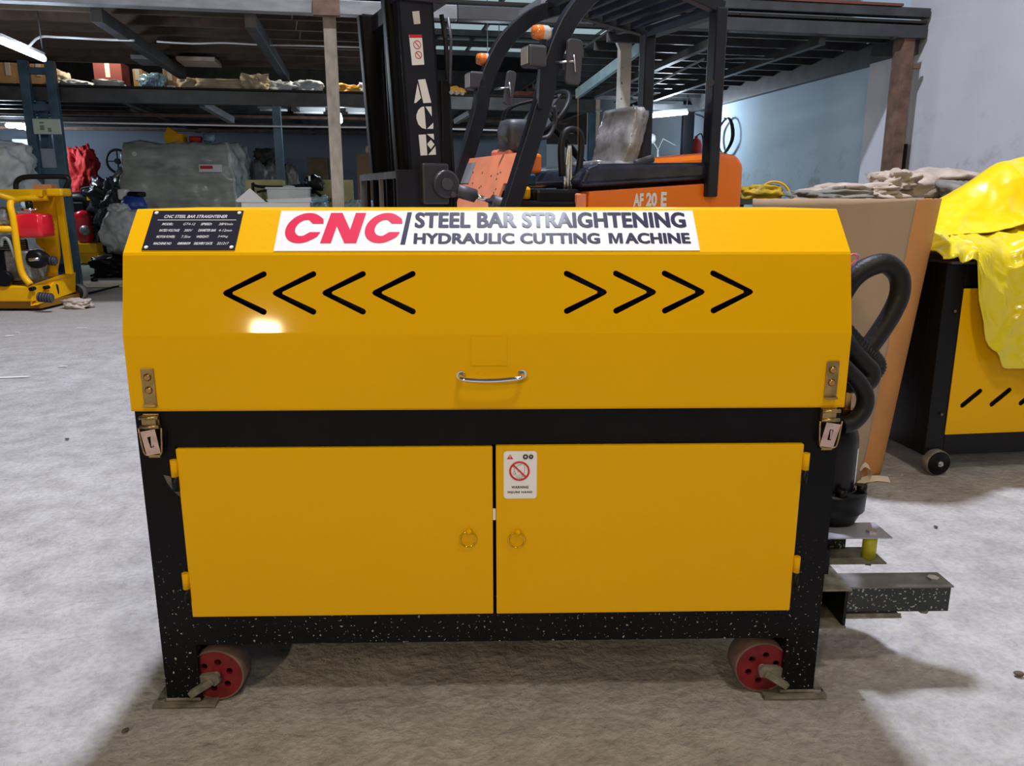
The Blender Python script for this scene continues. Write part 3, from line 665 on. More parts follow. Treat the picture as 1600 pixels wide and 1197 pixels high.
label(mp_.build('mounting_bracket', DUST, mach), 'dusty steel mounting bracket on the right leg')
g2 = MB().box(.76, 1.012, .19, .285, .312, .3155).build('upper_guide', mat('bare_plate_steel', (.42, .42, .50), .45, .6), mach); label(g2, 'bare steel upper guide with a yellow roller')
MB().box(.76, 1.005, .19, .285, .242, .2455).build('lower_plate', DUST, g2); MB().box(.76, .935, .275, .285, .2455, .312).build('web', BLKD, g2)
MB().cyl((.972, .222, .2455), (.972, .222, .312), .0175, n=20).build('roller', FELT, g2)
MB().cyl((.975, .225, .3155), (.975, .225, .321), .014, n=6, smooth=False).cyl((.972, .222, .228), (.972, .222, .242), .0125, n=6, smooth=False).build('bolt', STEEL, g2)
cxm = .903; cym = .32
hc = MB().lathe([(.0001, .592), (.025, .589), (.046, .575), (.054, .552), (.056, .53), (.0555, .40), (.0555, .385)], (cxm, cym, 0), 32).build('hydraulic_cylinder', mat('satin_black_cast', (.006, .006, .007), .35, spec=.3), mach)
MB().lathe([(.001, .404), (.086, .404), (.088, .396), (.086, .352), (.078, .345), (.030, .235), (.001, .235)], (cxm, cym, 0), 32).build('flange', BLKP, hc)
for a in range(6):
    an = a * PI / 3 + .45; MB().cyl((cxm + .074 * math.cos(an), cym + .074 * math.sin(an), .404), (cxm + .074 * math.cos(an), cym + .074 * math.sin(an), .424), .013, n=12).build('bolt', BLKP, hc)
MB().cyl((.96, .30, .385), (.96, .30, .41), .006, n=8).build('bleed_screw', STEEL, hc)
V = []; n_ = 8
m_ = MB()
for i in range(n_): a = -.75 + i * .09; V += [(cxm + .0565 * math.cos(a), cym + .0565 * math.sin(a), z) for z in (.425, .52)]
m_.add(V, [(2 * i, 2 * i + 2, 2 * i + 3, 2 * i + 1) for i in range(n_ - 1)], True); label(m_.build('rating_label', WHTL, hc), 'white strip label')
MB().box(.762, .815, .10, .40, .262, .325).lathe([(.026, .17), (.032, .175), (.032, .30), (.024, .316), (.001, .318)], (.800, .17, 0), 20).build('valve_block', BLKP, mach)
MB().cyl((.800, .135, .318), (.800, .135, .326), .012, n=6).build('valve_nut', STEEL, mach)
def hose(path, r, y, name='hydraulic_hose', ribs=False, m=RUB, dy=None):
    P = []
    for i, (x, yy) in enumerate(path):
        yl = y if dy is None else y + dy * (i / (len(path) - 1)); P.append(ML(x, yy, yl))
    P = spline([Vector(p) for p in P], 10)
    rr = (lambda t: r * (1 + .045 * math.sin(t * 260))) if ribs else r
    return MB().tube(P if not ribs else spline(P, 4), rr, 12).build(name, m, mach)
hose([(1290, 500), (1312, 466), (1332, 436), (1356, 418), (1384, 412), (1404, 430), (1406, 458), (1394, 488), (1374, 520), (1354, 548), (1330, 585), (1310, 600)], .0255, .34)
hose([(1290, 480), (1318, 510), (1345, 540), (1366, 558), (1373, 574), (1358, 590), (1330, 588), (1306, 575)], .0185, .33, 'corrugated_conduit', True, RUBD if False else RUB)
hose([(1295, 500), (1322, 535), (1344, 562), (1360, 580), (1356, 596), (1338, 600), (1318, 598)], .024, .29)
hose([(1300, 555), (1320, 575), (1342, 598), (1352, 620), (1348, 642), (1332, 660), (1316, 664)], .0215, .25)
hose([(1296, 590), (1316, 558), (1330, 562), (1345, 580), (1352, 590)], .014, .36, 'corrugated_conduit', True)
q = ML(1327, 600, .30); q2 = ML(1323, 655, .30)
fz = MB().cyl((q.x, .30, q.z), (q.x, .30, q2.z + .03), .014, n=6, smooth=False).cyl((q.x, .30, q2.z + .03), (q.x, .30, q2.z - .004), .022, n=6, smooth=False).build('hose_fitting', BRASS, mach); label(fz, 'brass hexagonal hose fitting')
for k, (col, dx) in enumerate((((.65, .12, .15), 0), ((.25, .22, .45), 3))):
    a = [(1324, 420), (1329, 402 - k), (1336 + dx, 397), (1341 + dx, 402), (1334 + dx, 412), (1322, 424)]
    MB().tube(spline([ML(x - 2, y, .22 + .02 * k) for x, y in a], 4), .0022, 5).build('signal_wire', mat('wire_%d' % k, col, .4), mach)

# ================================================================ CARDBOARD ROLL
ct = Vector((1.404, 3.405, 1.150)); cb = Vector((1.338, 3.36, 0)); RT, RB = .360, .292
card = thing('cardboard_roll', 'tall loose roll of corrugated cardboard standing behind the hose', 'cardboard roll', (cb.x, cb.y, 0))
def cone(a0, a1, dr, name, m, jag=False, n=56, nz=40, thick=.004, uv=False):
    V = []; 
    for k in range(nz + 1):
        f = k / nz; c = cb.lerp(ct, f) - Vector((cb.x, cb.y, 0)); R = RB + (RT - RB) * f + dr
        e = (.020 * noise.noise(Vector((f * 40, 1, 2))) + .035 * noise.noise(Vector((f * 9, 4, 2)))) if jag else 0
        lo, hi = (a0(f), a1(f)) if callable(a0) else (a0, a1)
        hi = hi + e
        for i in range(n + 1):
            t = lo + (hi - lo) * i / n; V.append((c.x + R * math.cos(t), c.y + R * math.sin(t), c.z + (0.0 if k < nz else .004 * noise.noise(Vector((t * 9, dr * 90, 0))))))
    Fs = [(k * (n + 1) + i, k * (n + 1) + i + 1, (k + 1) * (n + 1) + i + 1, (k + 1) * (n + 1) + i) for k in range(nz) for i in range(n)]
    mb = MB().add(V, Fs, True)
    me = bpy.data.meshes.new(name); me.from_pydata(mb.v, [], mb.f); me.update()
    for p_ in me.polygons: p_.use_smooth = True
    ul = me.uv_layers.new(name='UVMap')
    for p_ in me.polygons:
        for li, vi in zip(p_.loop_indices, p_.vertices): ul.data[li].uv = ((vi % (n + 1)) / n * 4.2, (vi // (n + 1)) / nz)
    me.materials.append(m); o = bpy.data.objects.new(name, me); COL.objects.link(o); o.parent = card
    s = o.modifiers.new('solid', 'SOLIDIFY'); s.thickness = thick; s.offset = 1; return o
# angle of the torn edge seen from the front: -90deg faces the camera
cone(math.radians(-75), math.radians(235), 0, 'smooth_layer', CARD)
# fluted outer layer wraps the front-left, ends in a torn edge running down to the left
cone(lambda f: math.radians(-200), lambda f: math.radians(-68.5), .006, 'fluted_layer', FLUTE, True)
cone(math.radians(-100), math.radians(30), .001, 'smooth_layer', CARD)
m_ = MB()
for k, pts in enumerate([[(1345, 735), (1352, 728), (1362, 735), (1358, 750), (1340, 755)], [(1335, 750), (1350, 752), (1372, 750), (1392, 752)]]):
    P = spline([at(x, y, 3.06 + .03 * k) - Vector((cb.x, cb.y, 0)) for x, y in pts], 5)
    V = []
    for i, q in enumerate(P): V += [q + Vector((0, 0, -.006)), q + Vector((0, .028, .010))]
    m_.add(V, [(2 * i, 2 * i + 1, 2 * i + 3, 2 * i + 2) for i in range(len(P) - 1)], True)
label(m_.build('torn_strip', PAPER, card), 'curled cream strips torn from the foot')

# ================================================================ SECOND MACHINE WITH TARP
n2 = math.radians(7.0); g0 = ground(1460, 741); xr = Vector((math.cos(n2), math.sin(n2), 0)); yr = Vector((-math.sin(n2), math.cos(n2), 0))
fp = on_plane(1453, 690, g0 + yr * .02, yr); O2 = Vector((fp.x, fp.y, 0)) + yr * .0
m2 = thing('covered_machine', 'yellow and black machine under a yellow tarpaulin at the right edge', 'machine', O2, n2)
i2 = (Matrix.Translation(O2) @ Matrix.Rotation(n2, 4, 'Z')).inverted()
def M2(px, py, yl=0): return i2 @ on_plane(px, py, O2 + yr * yl, yr)
zt = M2(1470, 413).z; pT = M2(1492, 451); pB = M2(1466, 679); zb = M2(1450, 712).z
Lm, Dm = 1.55, .62
fr = MB()
for x0, x1 in ((-.02, .065), (Lm - .065, Lm)):
    for y0, y1 in ((0, .08), (Dm - .08, Dm)): fr.box(x0, x1, y0, y1, zb, zt)
fr.box(.065, Lm - .065, 0, .08, zt - .09, zt).box(.065, Lm - .065, 0, .08, zb, pB.z + .006).box(.065, Lm - .065, Dm - .08, Dm, zt - .08, zt).box(.065, Lm - .065, Dm - .08, Dm, zb, zb + .08)
fr.box(-.02, .02, .08, Dm - .08, zb, zt).box(Lm - .02, Lm, .08, Dm - .08, zb, zt)
fr.build('frame', BLKP, m2, .003)
MB().box(-.01, Lm, -.01, Dm + .01, zt, zt + .012).build('table_top', mat('dull_grey_steel', (.10, .10, .11), .45, .4), m2, .002)
hl = []
for a, b in (((1503, 633), (1530, 611)), ((1549, 630), (1577, 608))):
    A = M2(*a); Bq = M2(*b); hl.append((A.x, A.z, Bq.x, Bq.z))
dx = hl[1][0] - hl[0][0]; hs = [capsule((hl[0][0] + dx * k, hl[0][1] + .0008 * k), (hl[0][2] + dx * k, hl[0][3] + .0008 * k), .0115) for k in range(7)]
V, Fs = holed([(.062, pB.z), (Lm - .06, pB.z), (Lm - .06, pT.z), (.062, pT.z)], hs, .003)
pn = onto(MB(), (V, Fs), frame((0, -.003, 0), (1, 0, 0), (0, 0, 1))).build('side_panel', YEL, m2)
MB().box(.03, Lm - .03, .03, .035, zb + .05, zt - .05).build('inner_panel', DARK, m2)
for px, py in ((1491, 486), (1470, 647)):
    q = M2(px, py); MB().cyl((q.x, -.004, q.z), (q.x, -.008, q.z), .006, n=10).build('screw', RUSTD, pn)
for x, y in ((.03, .06), (Lm - .06, .06), (.03, Dm - .06), (Lm - .06, Dm - .06)):
    R = .056
    w = MB().lathe([(.001, -.028), (R * .75, -.028), (R * .8, -.024), (R * .92, -.024)], (x, y - .07, R - .003), 28, 'y').build('caster_wheel', BLKP, m2)
    MB().lathe([(R * .92, -.024), (R, -.018), (R, .018), (R * .9, .024), (.001, .024)], (x, y - .07, R - .003), 28, 'y').build('tread', DUST, w)
    MB().cyl((x, y - .115, R - .003), (x, y - .095, R - .003), .006, n=8).cyl((x, y - .105, R - .003), (x, y - .098, R - .003), .013, n=6, smooth=False).build('axle_bolt', STEEL, w)
    MB().box(x - .02, x + .02, y - .045, y - .035, R * .6, zb + .01).build('bracket', BLKP, w)
label(MB().prism([(.20, zt + .012), (.34, 1.15), (.56, 1.15), (.58, zt + .012)], .48, Lm - .02, lambda p, q, s: (s, p, q)).build('hood', YEL2, m2), 'yellow hood hidden under the tarpaulin')
# tarp: a cloth surface u along the machine, v from back over the top and down the front
def tarp(name, m, u0, u1, path, hem, seed, nu=120, nv=110, amp=.020, edge=None, zf=None):
    P = spline([Vector((0, *p)) for p in path], 8); L = [0]
    for i in range(1, len(P)): L.append(L[-1] + (P[i] - P[i - 1]).length)
    def pt(d):
        j = 0
        while j < len(P) - 2 and L[j + 1] < d: j += 1
        return P[j].lerp(P[j + 1], min(1, (d - L[j]) / max(1e-6, L[j + 1] - L[j])))
    V = []
    for j in range(nv + 1):
        for i in range(nu + 1):
            u = u0 + (u1 - u0) * i / nu; tot = hem(u); d = tot * j / nv; q = pt(min(d, L[-1]))
            e = edge(j / nv) if edge else 0; uu = u + e * (1 - i / nu) ** 2
            s = Vector((uu * 3.1 + seed, d * 2.6, seed * 2)); s2 = Vector((uu * 6.5 + d * 4, d * 3.5 - uu * 3, seed)); s3 = Vector((uu * 15 - d * 6, d * 13 + uu * 8, seed + 5))
            k = noise.noise(s) + 2.4 * (.26 - abs(noise.noise(s2))) + .8 * (.28 - abs(noise.noise(s3)))
            zz = zf(uu, q.z) if zf else q.z
            V.append((uu, q.y - amp * k * 1.0, zz + amp * k * 1.1))
    Fs = [(j * (nu + 1) + i, j * (nu + 1) + i + 1, (j + 1) * (nu + 1) + i + 1, (j + 1) * (nu + 1) + i) for j in range(nv) for i in range(nu)]
    o = MB().add(V, Fs, True).build(name, m, None); o.location = O2; o.rotation_euler = (0, 0, n2)
    s = o.modifiers.new('solid', 'SOLIDIFY'); s.thickness = .003; return o
def hem1(u):
    base = .58
    if u < .07: return base
    return base + min(.46, .46 * min(1, ((u - .07) / .16)) ** .5) + .018 * math.sin(u * 19)
tp = tarp('yellow_tarpaulin', TARP, -.085, 1.6, [(.50, 1.03), (.34, 1.02), (.14, .995), (.0, .955), (-.050, .915), (-.068, .80), (-.075, .66), (-.08, .40)], hem1, 3.1, amp=.024)
tag(tp, 'yellow plastic tarpaulin draped over the machine and hanging down its front', 'tarpaulin')
def zf2(u, z):
    t = max(0, min(1, (u + .02) / .55)); g = .08 + t * (1.02 - .25 * (1 - t)) + max(0, u - .53) * .3
    return .985 + (z - .985) * g if z > .985 else z
tp2 = tarp('folded_tarpaulin', TARP2, -.03, 1.6, [(.66, .93), (.64, 1.10), (.56, 1.26), (.44, 1.29), (.32, 1.20), (.20, 1.07), (.10, 1.035), (.04, 1.02)], lambda u: .86 + .03 * math.sin(u * 9), 8.4, amp=.007, nv=80, zf=zf2)
tag(tp2, 'brighter yellow tarpaulin fold lying across the top of the covered machine', 'tarpaulin')
# sacks behind
crt = thing('steel_crate', 'closed storage crate standing behind the cardboard roll', 'crate', (2.88, 6.05, 0), .1)
for z in (.02, .28, .54, .80):
    for s, (a, b) in enumerate((((-.98, -.5), (.98, -.5)), ((-.98, .5), (.98, .5)))):
        MB().beam((*a, z + .11), (*b, z + .11), .03, .22).build('plank', WOOD, crt)
MB().box(-1.0, 1.0, -.53, .53, 1.02, 1.05).build('lid', WOOD, crt)
for x in (-.96, .96): MB().box(x - .02, x + .02, -.48, .48, 0, 1.02).build('end_board', WOOD, crt)
def sack(name, lab, cat, px, py, Y, wpx, hpx, m, seed, amp=.16, group=None, box=.6, rz=0, dep=None, sub=4, z=None, ridge=.6, fr=1.6):
    p = at(px, py, Y); k = (p - C0).dot(Vector((0, c_, -s_))) / F; w, h = wpx * k / 2, hpx * k / 2
    mb = MB().blob((0, 0, h * .86), (w, dep or w * .7, h), seed, amp, fr, sub, box, ridge, flat=-.86, rz=rz)
    o = mb.build(name, m); o.location = (p.x, p.y, (p.z - h) if z is None else z); return tag(o, lab, cat, group)
sack('cloth_sack', 'crumpled beige sack on the left end of the heap by the wall', 'sack', 1335, 298, 6.0, 105, 30, SACK, 1, .22, rz=.1, dep=.4)
sack('cloth_sack', 'longest beige sack lying across the top of the heap by the wall', 'sack', 1448, 285, 6.1, 175, 46, SACK, 2, .2, rz=-.1, dep=.3)
sack('cloth_sack', 'knotted cream sack neck at the middle of the heap', 'sack', 1398, 281, 5.9, 60, 34, SACK, 5, .25, dep=.18)
sack('cloth_sack', 'grey folded sack at the right end of the heap', 'sack', 1505, 300, 5.8, 90, 62, SACKG, 4, .2, dep=.3)
sack('cloth_sack', 'flat grey sack at the bottom of the heap behind the cardboard roll', 'sack', 1290, 305, 5.75, 120, 20, SACKG, 6, .15, dep=.3)
# black board against wall
p0 = on_plane(1405, 252, UX * (WALLU - .04), UX); bb = MB().box(-.02, .0, -.12, .12, -.18, .18).build('dark_wall_box', BLKP, None, .006); bb.location = p0; bb.rotation_euler = (0, 0, BETA); tag(bb, 'small black box fixed to the wall beside the rusty post', 'box')
# cable loop on the wall
p0 = on_plane(1134, 212, UX * (WALLU - .07), UX)
lp = thing('cable_coil', 'oval loop of black cable hanging on the pale blue wall', 'cable', p0, BETA)
for k in range(3): MB().tube([(-.012 * k, .30 * math.cos(t * PI / 10) * (1 - .06 * k), .26 * math.sin(t * PI / 10) + .02 * math.cos(t)) for t in range(20)], .012, 6, closed=True).build('turn', RUB, lp)
MB().cyl((-.06, 0, .27), (.03, 0, .27), .012).build('wall_hook', STEEL, lp)
# yellow curved guard + heap between forklift and wall
p0 = at(1205, 300, 7.3)
st_ = thing('low_stand', 'dark low stand holding yellow covers near the blue wall', 'stand', (p0.x, p0.y, 0), .1)
MB().box(-.42, .42, -.3, .3, 1.10, 1.14).build('top', BEAMD, st_)
for x in (-.38, .38):
    for y in (-.26, .26): MB().box(x - .02, x + .02, y - .02, y + .02, -.003, 1.10).build('leg', BEAMD, st_)
V = []; n_ = 16
m_ = MB()
for i in range(n_ + 1):
    a = PI * (.10 + .95 * i / n_); x, z = .15 * math.cos(a), .15 * math.sin(a); V += [(x, -.06, z), (x, .06, z), (x * .9, .06, z * .9), (x * .9, -.06, z * .9)]
m_.add(V, [(4 * i + j, 4 * i + (j + 1) % 4, 4 * i + 4 + (j + 1) % 4, 4 * i + 4 + j) for i in range(n_) for j in range(4)], True)
o = m_.build('curved_guard', YEL2); q = at(1209, 295, 7.2); o.location = (q.x, q.y, 1.155); o.rotation_euler = (0, 0, -.3); tag(o, 'yellow curved sheet metal guard on the low stand', 'guard')
sack('folded_cover', 'dark yellow folded cover lying left of the curved guard', 'cover', 1188, 291, 7.25, 70, 26, mat('ochre_cover', (.45, .30, .01), .5, var=.3), 11, .12, dep=.2, z=1.14)
exec_more = True
# ================================================================ FORKLIFT (x runs to its rear, y to its far side)
FA = math.radians(24.87); FO = Vector((.125, 4.2, 0)); fx = Vector((math.cos(FA), math.sin(FA), 0)); fy = Vector((-math.sin(FA), math.cos(FA), 0))
fk = thing('forklift', 'orange and black electric forklift truck parked behind the machine', 'forklift', FO, FA)
iF = (Matrix.Translation(FO) @ Matrix.Rotation(FA, 4, 'Z')).inverted()
def FL(px, py, l): return iF @ on_plane(px, py, FO + fy * l, fy)
def FS(px, py, s): return iF @ on_plane(px, py, FO + fx * s, fx)
WD = .86
# overhead guard legs
gl = [(-.42, .42), (-.30, .70), (-.138, 1.14), (.03, 1.62), (.065, 1.78), (.11, 1.90), (.18, 2.03), (.28, 2.14), (.42, 2.24), (.60, 2.30)]
for l in (0, WD):
    pts = spline([Vector((s, l, z)) for s, z in gl], 4); mb = MB(); V = []
    for i, p in enumerate(pts):
        d = (pts[min(i + 1, len(pts) - 1)] - pts[max(i - 1, 0)]).normalized(); n_ = Vector((-d.z, 0, d.x))
        for a, b in ((-.045, -.03), (.045, -.03), (.045, .03), (-.045, .03)): V.append(p + n_ * a + Vector((0, b, 0)))
    m = len(pts); mb.add(V, [(4 * i + j, 4 * i + (j + 1) % 4, 4 * i + 4 + (j + 1) % 4, 4 * i + 4 + j) for i in range(m - 1) for j in range(4)] + [(3, 2, 1, 0), tuple(4 * m - 4 + k for k in range(4))])
    mb.build('guard_leg', NAVY, fk, .006)
    q = 1.117
    l2 = min(l, .68)
    MB().beam((.58, l, 2.30), (q + .02, l2, 2.17), .06, .07).build('guard_rail', NAVY, fk, .006)
    MB().beam((q, l2, 1.16), (q, l2, 2.17), .075, .075, (0, 1, 0)).build('guard_leg', NAVY, fk, .008)
for i in range(7):
    s = .50 + i * .085; z = 2.29 - .2 * (s - .55)
    MB().beam((s, 0, z), (s, WD, z), .03, .045).build('guard_bar', NAVY, fk)
MB().beam((1.12, 0, 2.16), (1.12, .68, 2.16), .07, .06).build('guard_bar', NAVY, fk)
for i in range(6): MB().cyl((.62 + .08 * i, .06, 2.21), (.62 + .08 * i, .06, 2.26), .012, n=8).build('bolt', STEEL, fk)
# mast
mast = []
def channel(l0, l1, s0, s1, z0, z1, lean, name='mast_channel', m=NAVY):
    mb = MB(); M = Matrix.Shear('XY', 4, (0, 0)); T = lambda s, l, z: (s - lean * (z - 1.4), l, z)
    for a, b, c, d in ((s0, s1, l0, l0 + .016), (s0, s0 + .016, l0, l1), (s1 - .016, s1, l0, l1)):
        V = [T(x, y, z) for x in (a, b) for y in (c, d) for z in (z0, z1)]; mb.add(V, [(0, 1, 3, 2), (4, 6, 7, 5), (0, 4, 5, 1), (2, 3, 7, 6), (0, 2, 6, 4), (1, 5, 7, 3)])
    return mb.build(name, m, fk, .002)
LN = .05
channel(.10, .18, -.655, -.475, .08, 2.30, LN); channel(.72, .80, -.655, -.475, .08, 2.12, LN)
channel(.185, .24, -.69, -.53, .10, 2.10, LN, m=BLKP); channel(.66, .715, -.69, -.53, .10, 2.10, LN, m=BLKP)
MB().box(-.70, -.44, .08, .34, 2.06, 2.20).build('mast_crosshead', mat('violet_black_enamel', (.020, .018, .034), .35), fk, .01)
MB().box(-.66, -.60, .18, .72, 2.02, 2.10).build('mast_crossbar', NAVY, fk, .004)
MB().box(-.64, -.60, .18, .72, .3, .42).build('mast_crossbar', NAVY, fk, .004)
for l in (.36, .40, .50, .54): MB().beam((-.60, l, 1.0), (-.63, l, 2.05), .028, .012, (0, 1, 0)).build('lift_chain', BLKP, fk)
MB().cyl((-.56, .30, .3), (-.60, .30, 2.0), .03).cyl((-.56, .60, .3), (-.60, .60, 2.0), .03).build('lift_cylinder', BLKP, fk)
MB().tube([(-.46, .12, 2.02), (-.44, .12, 1.9), (-.425, .12, 1.5), (-.40, .12, 1.0)], .012, 8).build('hydraulic_line', RUB, fk)
MB().box(-.475, -.43, .10, .16, 1.0, 1.72).build('hose_cover', BLKP, fk, .004)
MB().tube([(-.44, .07, 1.70), (-.435, .06, 1.90), (-.44, .08, 2.0)], .008, 8).build('hydraulic_line', RUBD, fk)
for k in range(3):
    MB().cyl((-.43 + .03 * k, .095, 1.66), (-.43 + .03 * k, .08, 1.66), .010, n=6).build('bolt', STEEL, fk)
# decals on the near channel face (plane y = .10, x right, z up)
def FD(px, py): return FL(px, py, .0985)
def decal(name, m, polys, lab=None, l=.0985, th=.002):
    mb = MB()
    for P in polys:
        pts = [FL(x, y, l) for x, y in P]; V = [Vector((p.x, l, p.z)) for p in pts] + [Vector((p.x, l + th, p.z)) for p in pts]; n = len(pts)
        mb.add(V, [tuple(range(n)), tuple(range(n, 2 * n))[::-1]] + [(i, (i + 1) % n, n + (i + 1) % n, n + i) for i in range(n)])
    o = mb.build(name, m, fk); 
    if lab: label(o, lab)
    return o
A = lambda x, y: (350 + x / 3.99, y / 3.99)
polys = [[A(1210, 497), A(1255, 493), A(1292, 640), A(1243, 643)], [A(1207, 520), A(1216, 562), A(1228, 612), A(1196, 642), A(1186, 642), A(1198, 570)],
         [A(1248, 664), A(1260, 805), A(1235, 798), A(1212, 775), A(1200, 740), A(1200, 715), A(1212, 685), A(1230, 668)],
         [A(1255, 664), A(1293, 664), A(1296, 725)], [A(1266, 803), A(1305, 765), A(1305, 803)],
         [A(1213, 840), A(1258, 838), A(1268, 968), A(1226, 970)], [A(1264, 836), A(1307, 834), A(1310, 872)], [A(1268, 895), A(1290, 872), A(1312, 900), A(1290, 930), A(1270, 905)], [A(1273, 966), A(1318, 912), A(1322, 965)]]
decal('mast_lettering', WHTL, polys, 'white stencil letters ACE down the mast')
d1 = decal('mast_sticker', WHT, [[(639, 54), (659, 54), (663, 101), (644, 102)]], 'white safety sticker with a red header')
for P, m in (([[(639.5, 54), (659, 54), (659.5, 59), (640, 59)]], INKRED),):
    decal('sticker_header', m, P, None, .0970)
mb = MB()
for px, py, r in ((652, 70, .018), (654, 86, .016)):
    q = FL(px, py, .0972); mb.torus((q.x, .0972, q.z), r, .0018, (0, 1, 0), 18, 4)
    mb.beam((q.x - .010, .0972, q.z + .010), (q.x + .010, .0972, q.z - .010), .002, .003)
mb.build('sticker_symbols', INKRED, fk)
decal('mast_sticker', mat('cream_plate', (.55, .53, .48), .4), [[(644, 18), (655, 17), (657, 37), (647, 38)]], 'small cream data plate near the mast top')
# carriage
cb_ = [FS(582, 266, -.66), FS(664, 262, -.66)]
lA, lB = .10, .90; zc = 1.285
MB().box(-.70, -.665, lA, lB, zc - .035, zc).box(-.70, -.665, lB - .035, lB, .25, zc - .035).box(-.70, -.665, lA, lA + .03, .25, zc - .035).build('load_backrest', mat('worn_grey_steel', (.15, .15, .155), .5, .3, var=.4, vscale=12), fk)
for i in range(5): MB().box(-.695, -.675, .22 + i * .135, .24 + i * .135, .25, zc - .035).build('backrest_bar', BLKP if i != 2 else BEAMG, fk)
MB().box(-.72, -.56, .095, .11, .25, 1.29).build('carriage_plate', NAVY, fk, .003)
MB().box(-.74, -.70, .1, .86, .08, .2).box(-.74, -.70, .1, .86, .45, .55).build('carriage', BLKP, fk)
for l in (.25, .65): MB().box(-1.75, -.74, l, l + .1, .05, .085).box(-.78, -.74, l, l + .1, .085, .55).build('fork', BLKP, fk)
# tilt cylinder and bracket
q = FL(692, 288, .09); mb = MB().cyl((q.x, .03, q.z), (q.x, .13, q.z), .07, n=20).box(q.x - .12, q.x + .02, .05, .11, q.z - .10, q.z + .10); mb.build('tilt_bracket', mat('glossy_dark_casting', (.05, .05, .065), .25, .3), fk, .01)
MB().cyl((q.x, .02, q.z), (q.x, .03, q.z), .03, n=12).cyl((q.x + .03, .02, q.z - .05), (q.x + .03, .03, q.z - .05), .015, n=8).build('pivot_pin', RUBD, fk)
MB().box(q.x - .11, q.x + .02, .09, .10, q.z + .075, q.z + .095).build('bracket_edge', BEAMG, fk)
a = FL(712, 297, .06); b_ = FL(742, 306, .06); c2 = FL(768, 315, .06); d2 = FL(800, 322, .06)
MB().cyl(a, b_, .034).build('tilt_cylinder', RUBD, fk); MB().cyl(b_, c2, .013).build('tilt_rod', CHR, fk); MB().cyl(c2, d2 + Vector((.06, 0, -.03)), .038).build('tilt_cylinder', RUBD, fk)
# dash panel (leans with the legs)
f0 = (-.03, 1.385); f1 = (-.30, .72)
dr_ = Vector((f1[0] - f0[0], 0, f1[1] - f0[1])); dl_ = dr_.length; up_ = -dr_.normalized()
V, Fs = holed([(.02, 0), (.86, 0), (.86, dl_), (.02, dl_)], [[(.10, dl_ * .40), (.20, dl_ * .40), (.19, dl_ - .17), (.12, dl_ - .17)], [(.80, dl_ * .55), (.835, dl_ * .55), (.835, dl_ - .19), (.77, dl_ - .19)]], .012)
FR = frame((f1[0], 0, f1[1]), (0, 1, 0), up_)
dash = onto(MB(), (V, Fs), FR).build('dash_panel', ORGP, fk); label(dash, 'dusty orange dash panel with small holes')
for k in range(13):
    y_ = .25 + random.random() * .45; t_ = dl_ - .08 - random.random() * .28
    p_ = FR @ Vector((y_, t_, 0)); n_ = FR.to_3x3() @ Vector((0, 0, 1)); MB().cyl(p_ - n_ * .0075, p_ + n_ * .0075, .006, n=8).build('screw_hole', mat('brown_hole', (.12, .03, .01), .8), dash)
sgn = -1 if (FR.to_3x3() @ Vector((0, 0, 1))).x > 0 else 1
label(slab(MB(), .70, .83, dl_ - .16, dl_ - .03, FR, .006 * sgn, .009 * sgn).build('data_plate', mat('silver_plate', (.40, .40, .42), .4, .5), dash), 'silver data plate')
a = FL(819, 270, .12); b_ = FL(845, 240, .12); MB().box(a.x, b_.x, .10, .14, a.z, b_.z).build('cowl_side', ORG, fk, .018, 3)
a = FL(812, 312, .1); b_ = FL(828, 292, .1); MB().box(a.x, b_.x, .08, .13, a.z, b_.z).build('yellow_reservoir', YEL2, fk, .015)
a = FL(818, 290, .2); b_ = FL(838, 272, .2); MB().box(a.x, b_.x, .2, .3, a.z, b_.z).build('blue_reservoir', mat('blue_reservoir_plastic', (.02, .09, .16), .5), fk, .01)
MB().box(-.02, .34, .02, .86, 1.02, 1.06).build('cowl_shelf', BLKP, fk)
MB().box(-.02, .10, .3, .55, 1.37, 1.42).build('cowl_boss', ORGP, fk, .015)
# console, steering wheel, bars
q = FS(805, 214, .05); MB().blob((.06, q.y, q.z), (.10, .105, .105), 2, .02, 1, 3, .75, 0).build('instrument_console', RUBD, fk)
MB().beam((-.06, q.y - .02, q.z), (.05, q.y - .10, q.z - .06), .02, .02).build('console_lever', RUBD, fk)
q1 = FS(789, 202, .1); q2 = FS(806, 168, .25)
for d in (0, .045): MB().tube([(.08, q1.y - d, q1.z - .04), (.10, q1.y - d, q1.z + .10), (.22, q1.y - .09 - d, q1.z + .15), (.34, q1.y - .2, q1.z + .17)], .009, 8, sub=4).build('grab_bar', RUB, fk)
sw = FS(850, 182, .38); ax = Vector((.62, 0, .78)).normalized()
wh = MB().torus((sw.x, sw.y, sw.z), .19, .017, Vector((-.75, -.1, .65)), 32, 8).build('steering_wheel', RUB, fk)
mb = MB(); c = Vector((sw.x, sw.y, sw.z)); ax = Vector((-.75, -.1, .65)).normalized(); a_ = ax.orthogonal().normalized(); b2 = ax.cross(a_)
for k in range(3): t = k * 2 * PI / 3 + .4; mb.beam(c, c + (a_ * math.cos(t) + b2 * math.sin(t)) * .18, .04, .012, ax)
mb.cyl(c - ax * .02, c + ax * .03, .045); mb.build('steering_hub', RUBD, wh); MB().cyl(c, c - ax * .45, .022).build('steering_column', BLKP, fk)
MB().tube([FL(866, 165, .2), FL(868, 190, .2), FL(858, 212, .2), FL(845, 216, .2)], .011, 8, sub=4).build('grab_bar', RUBD, fk)
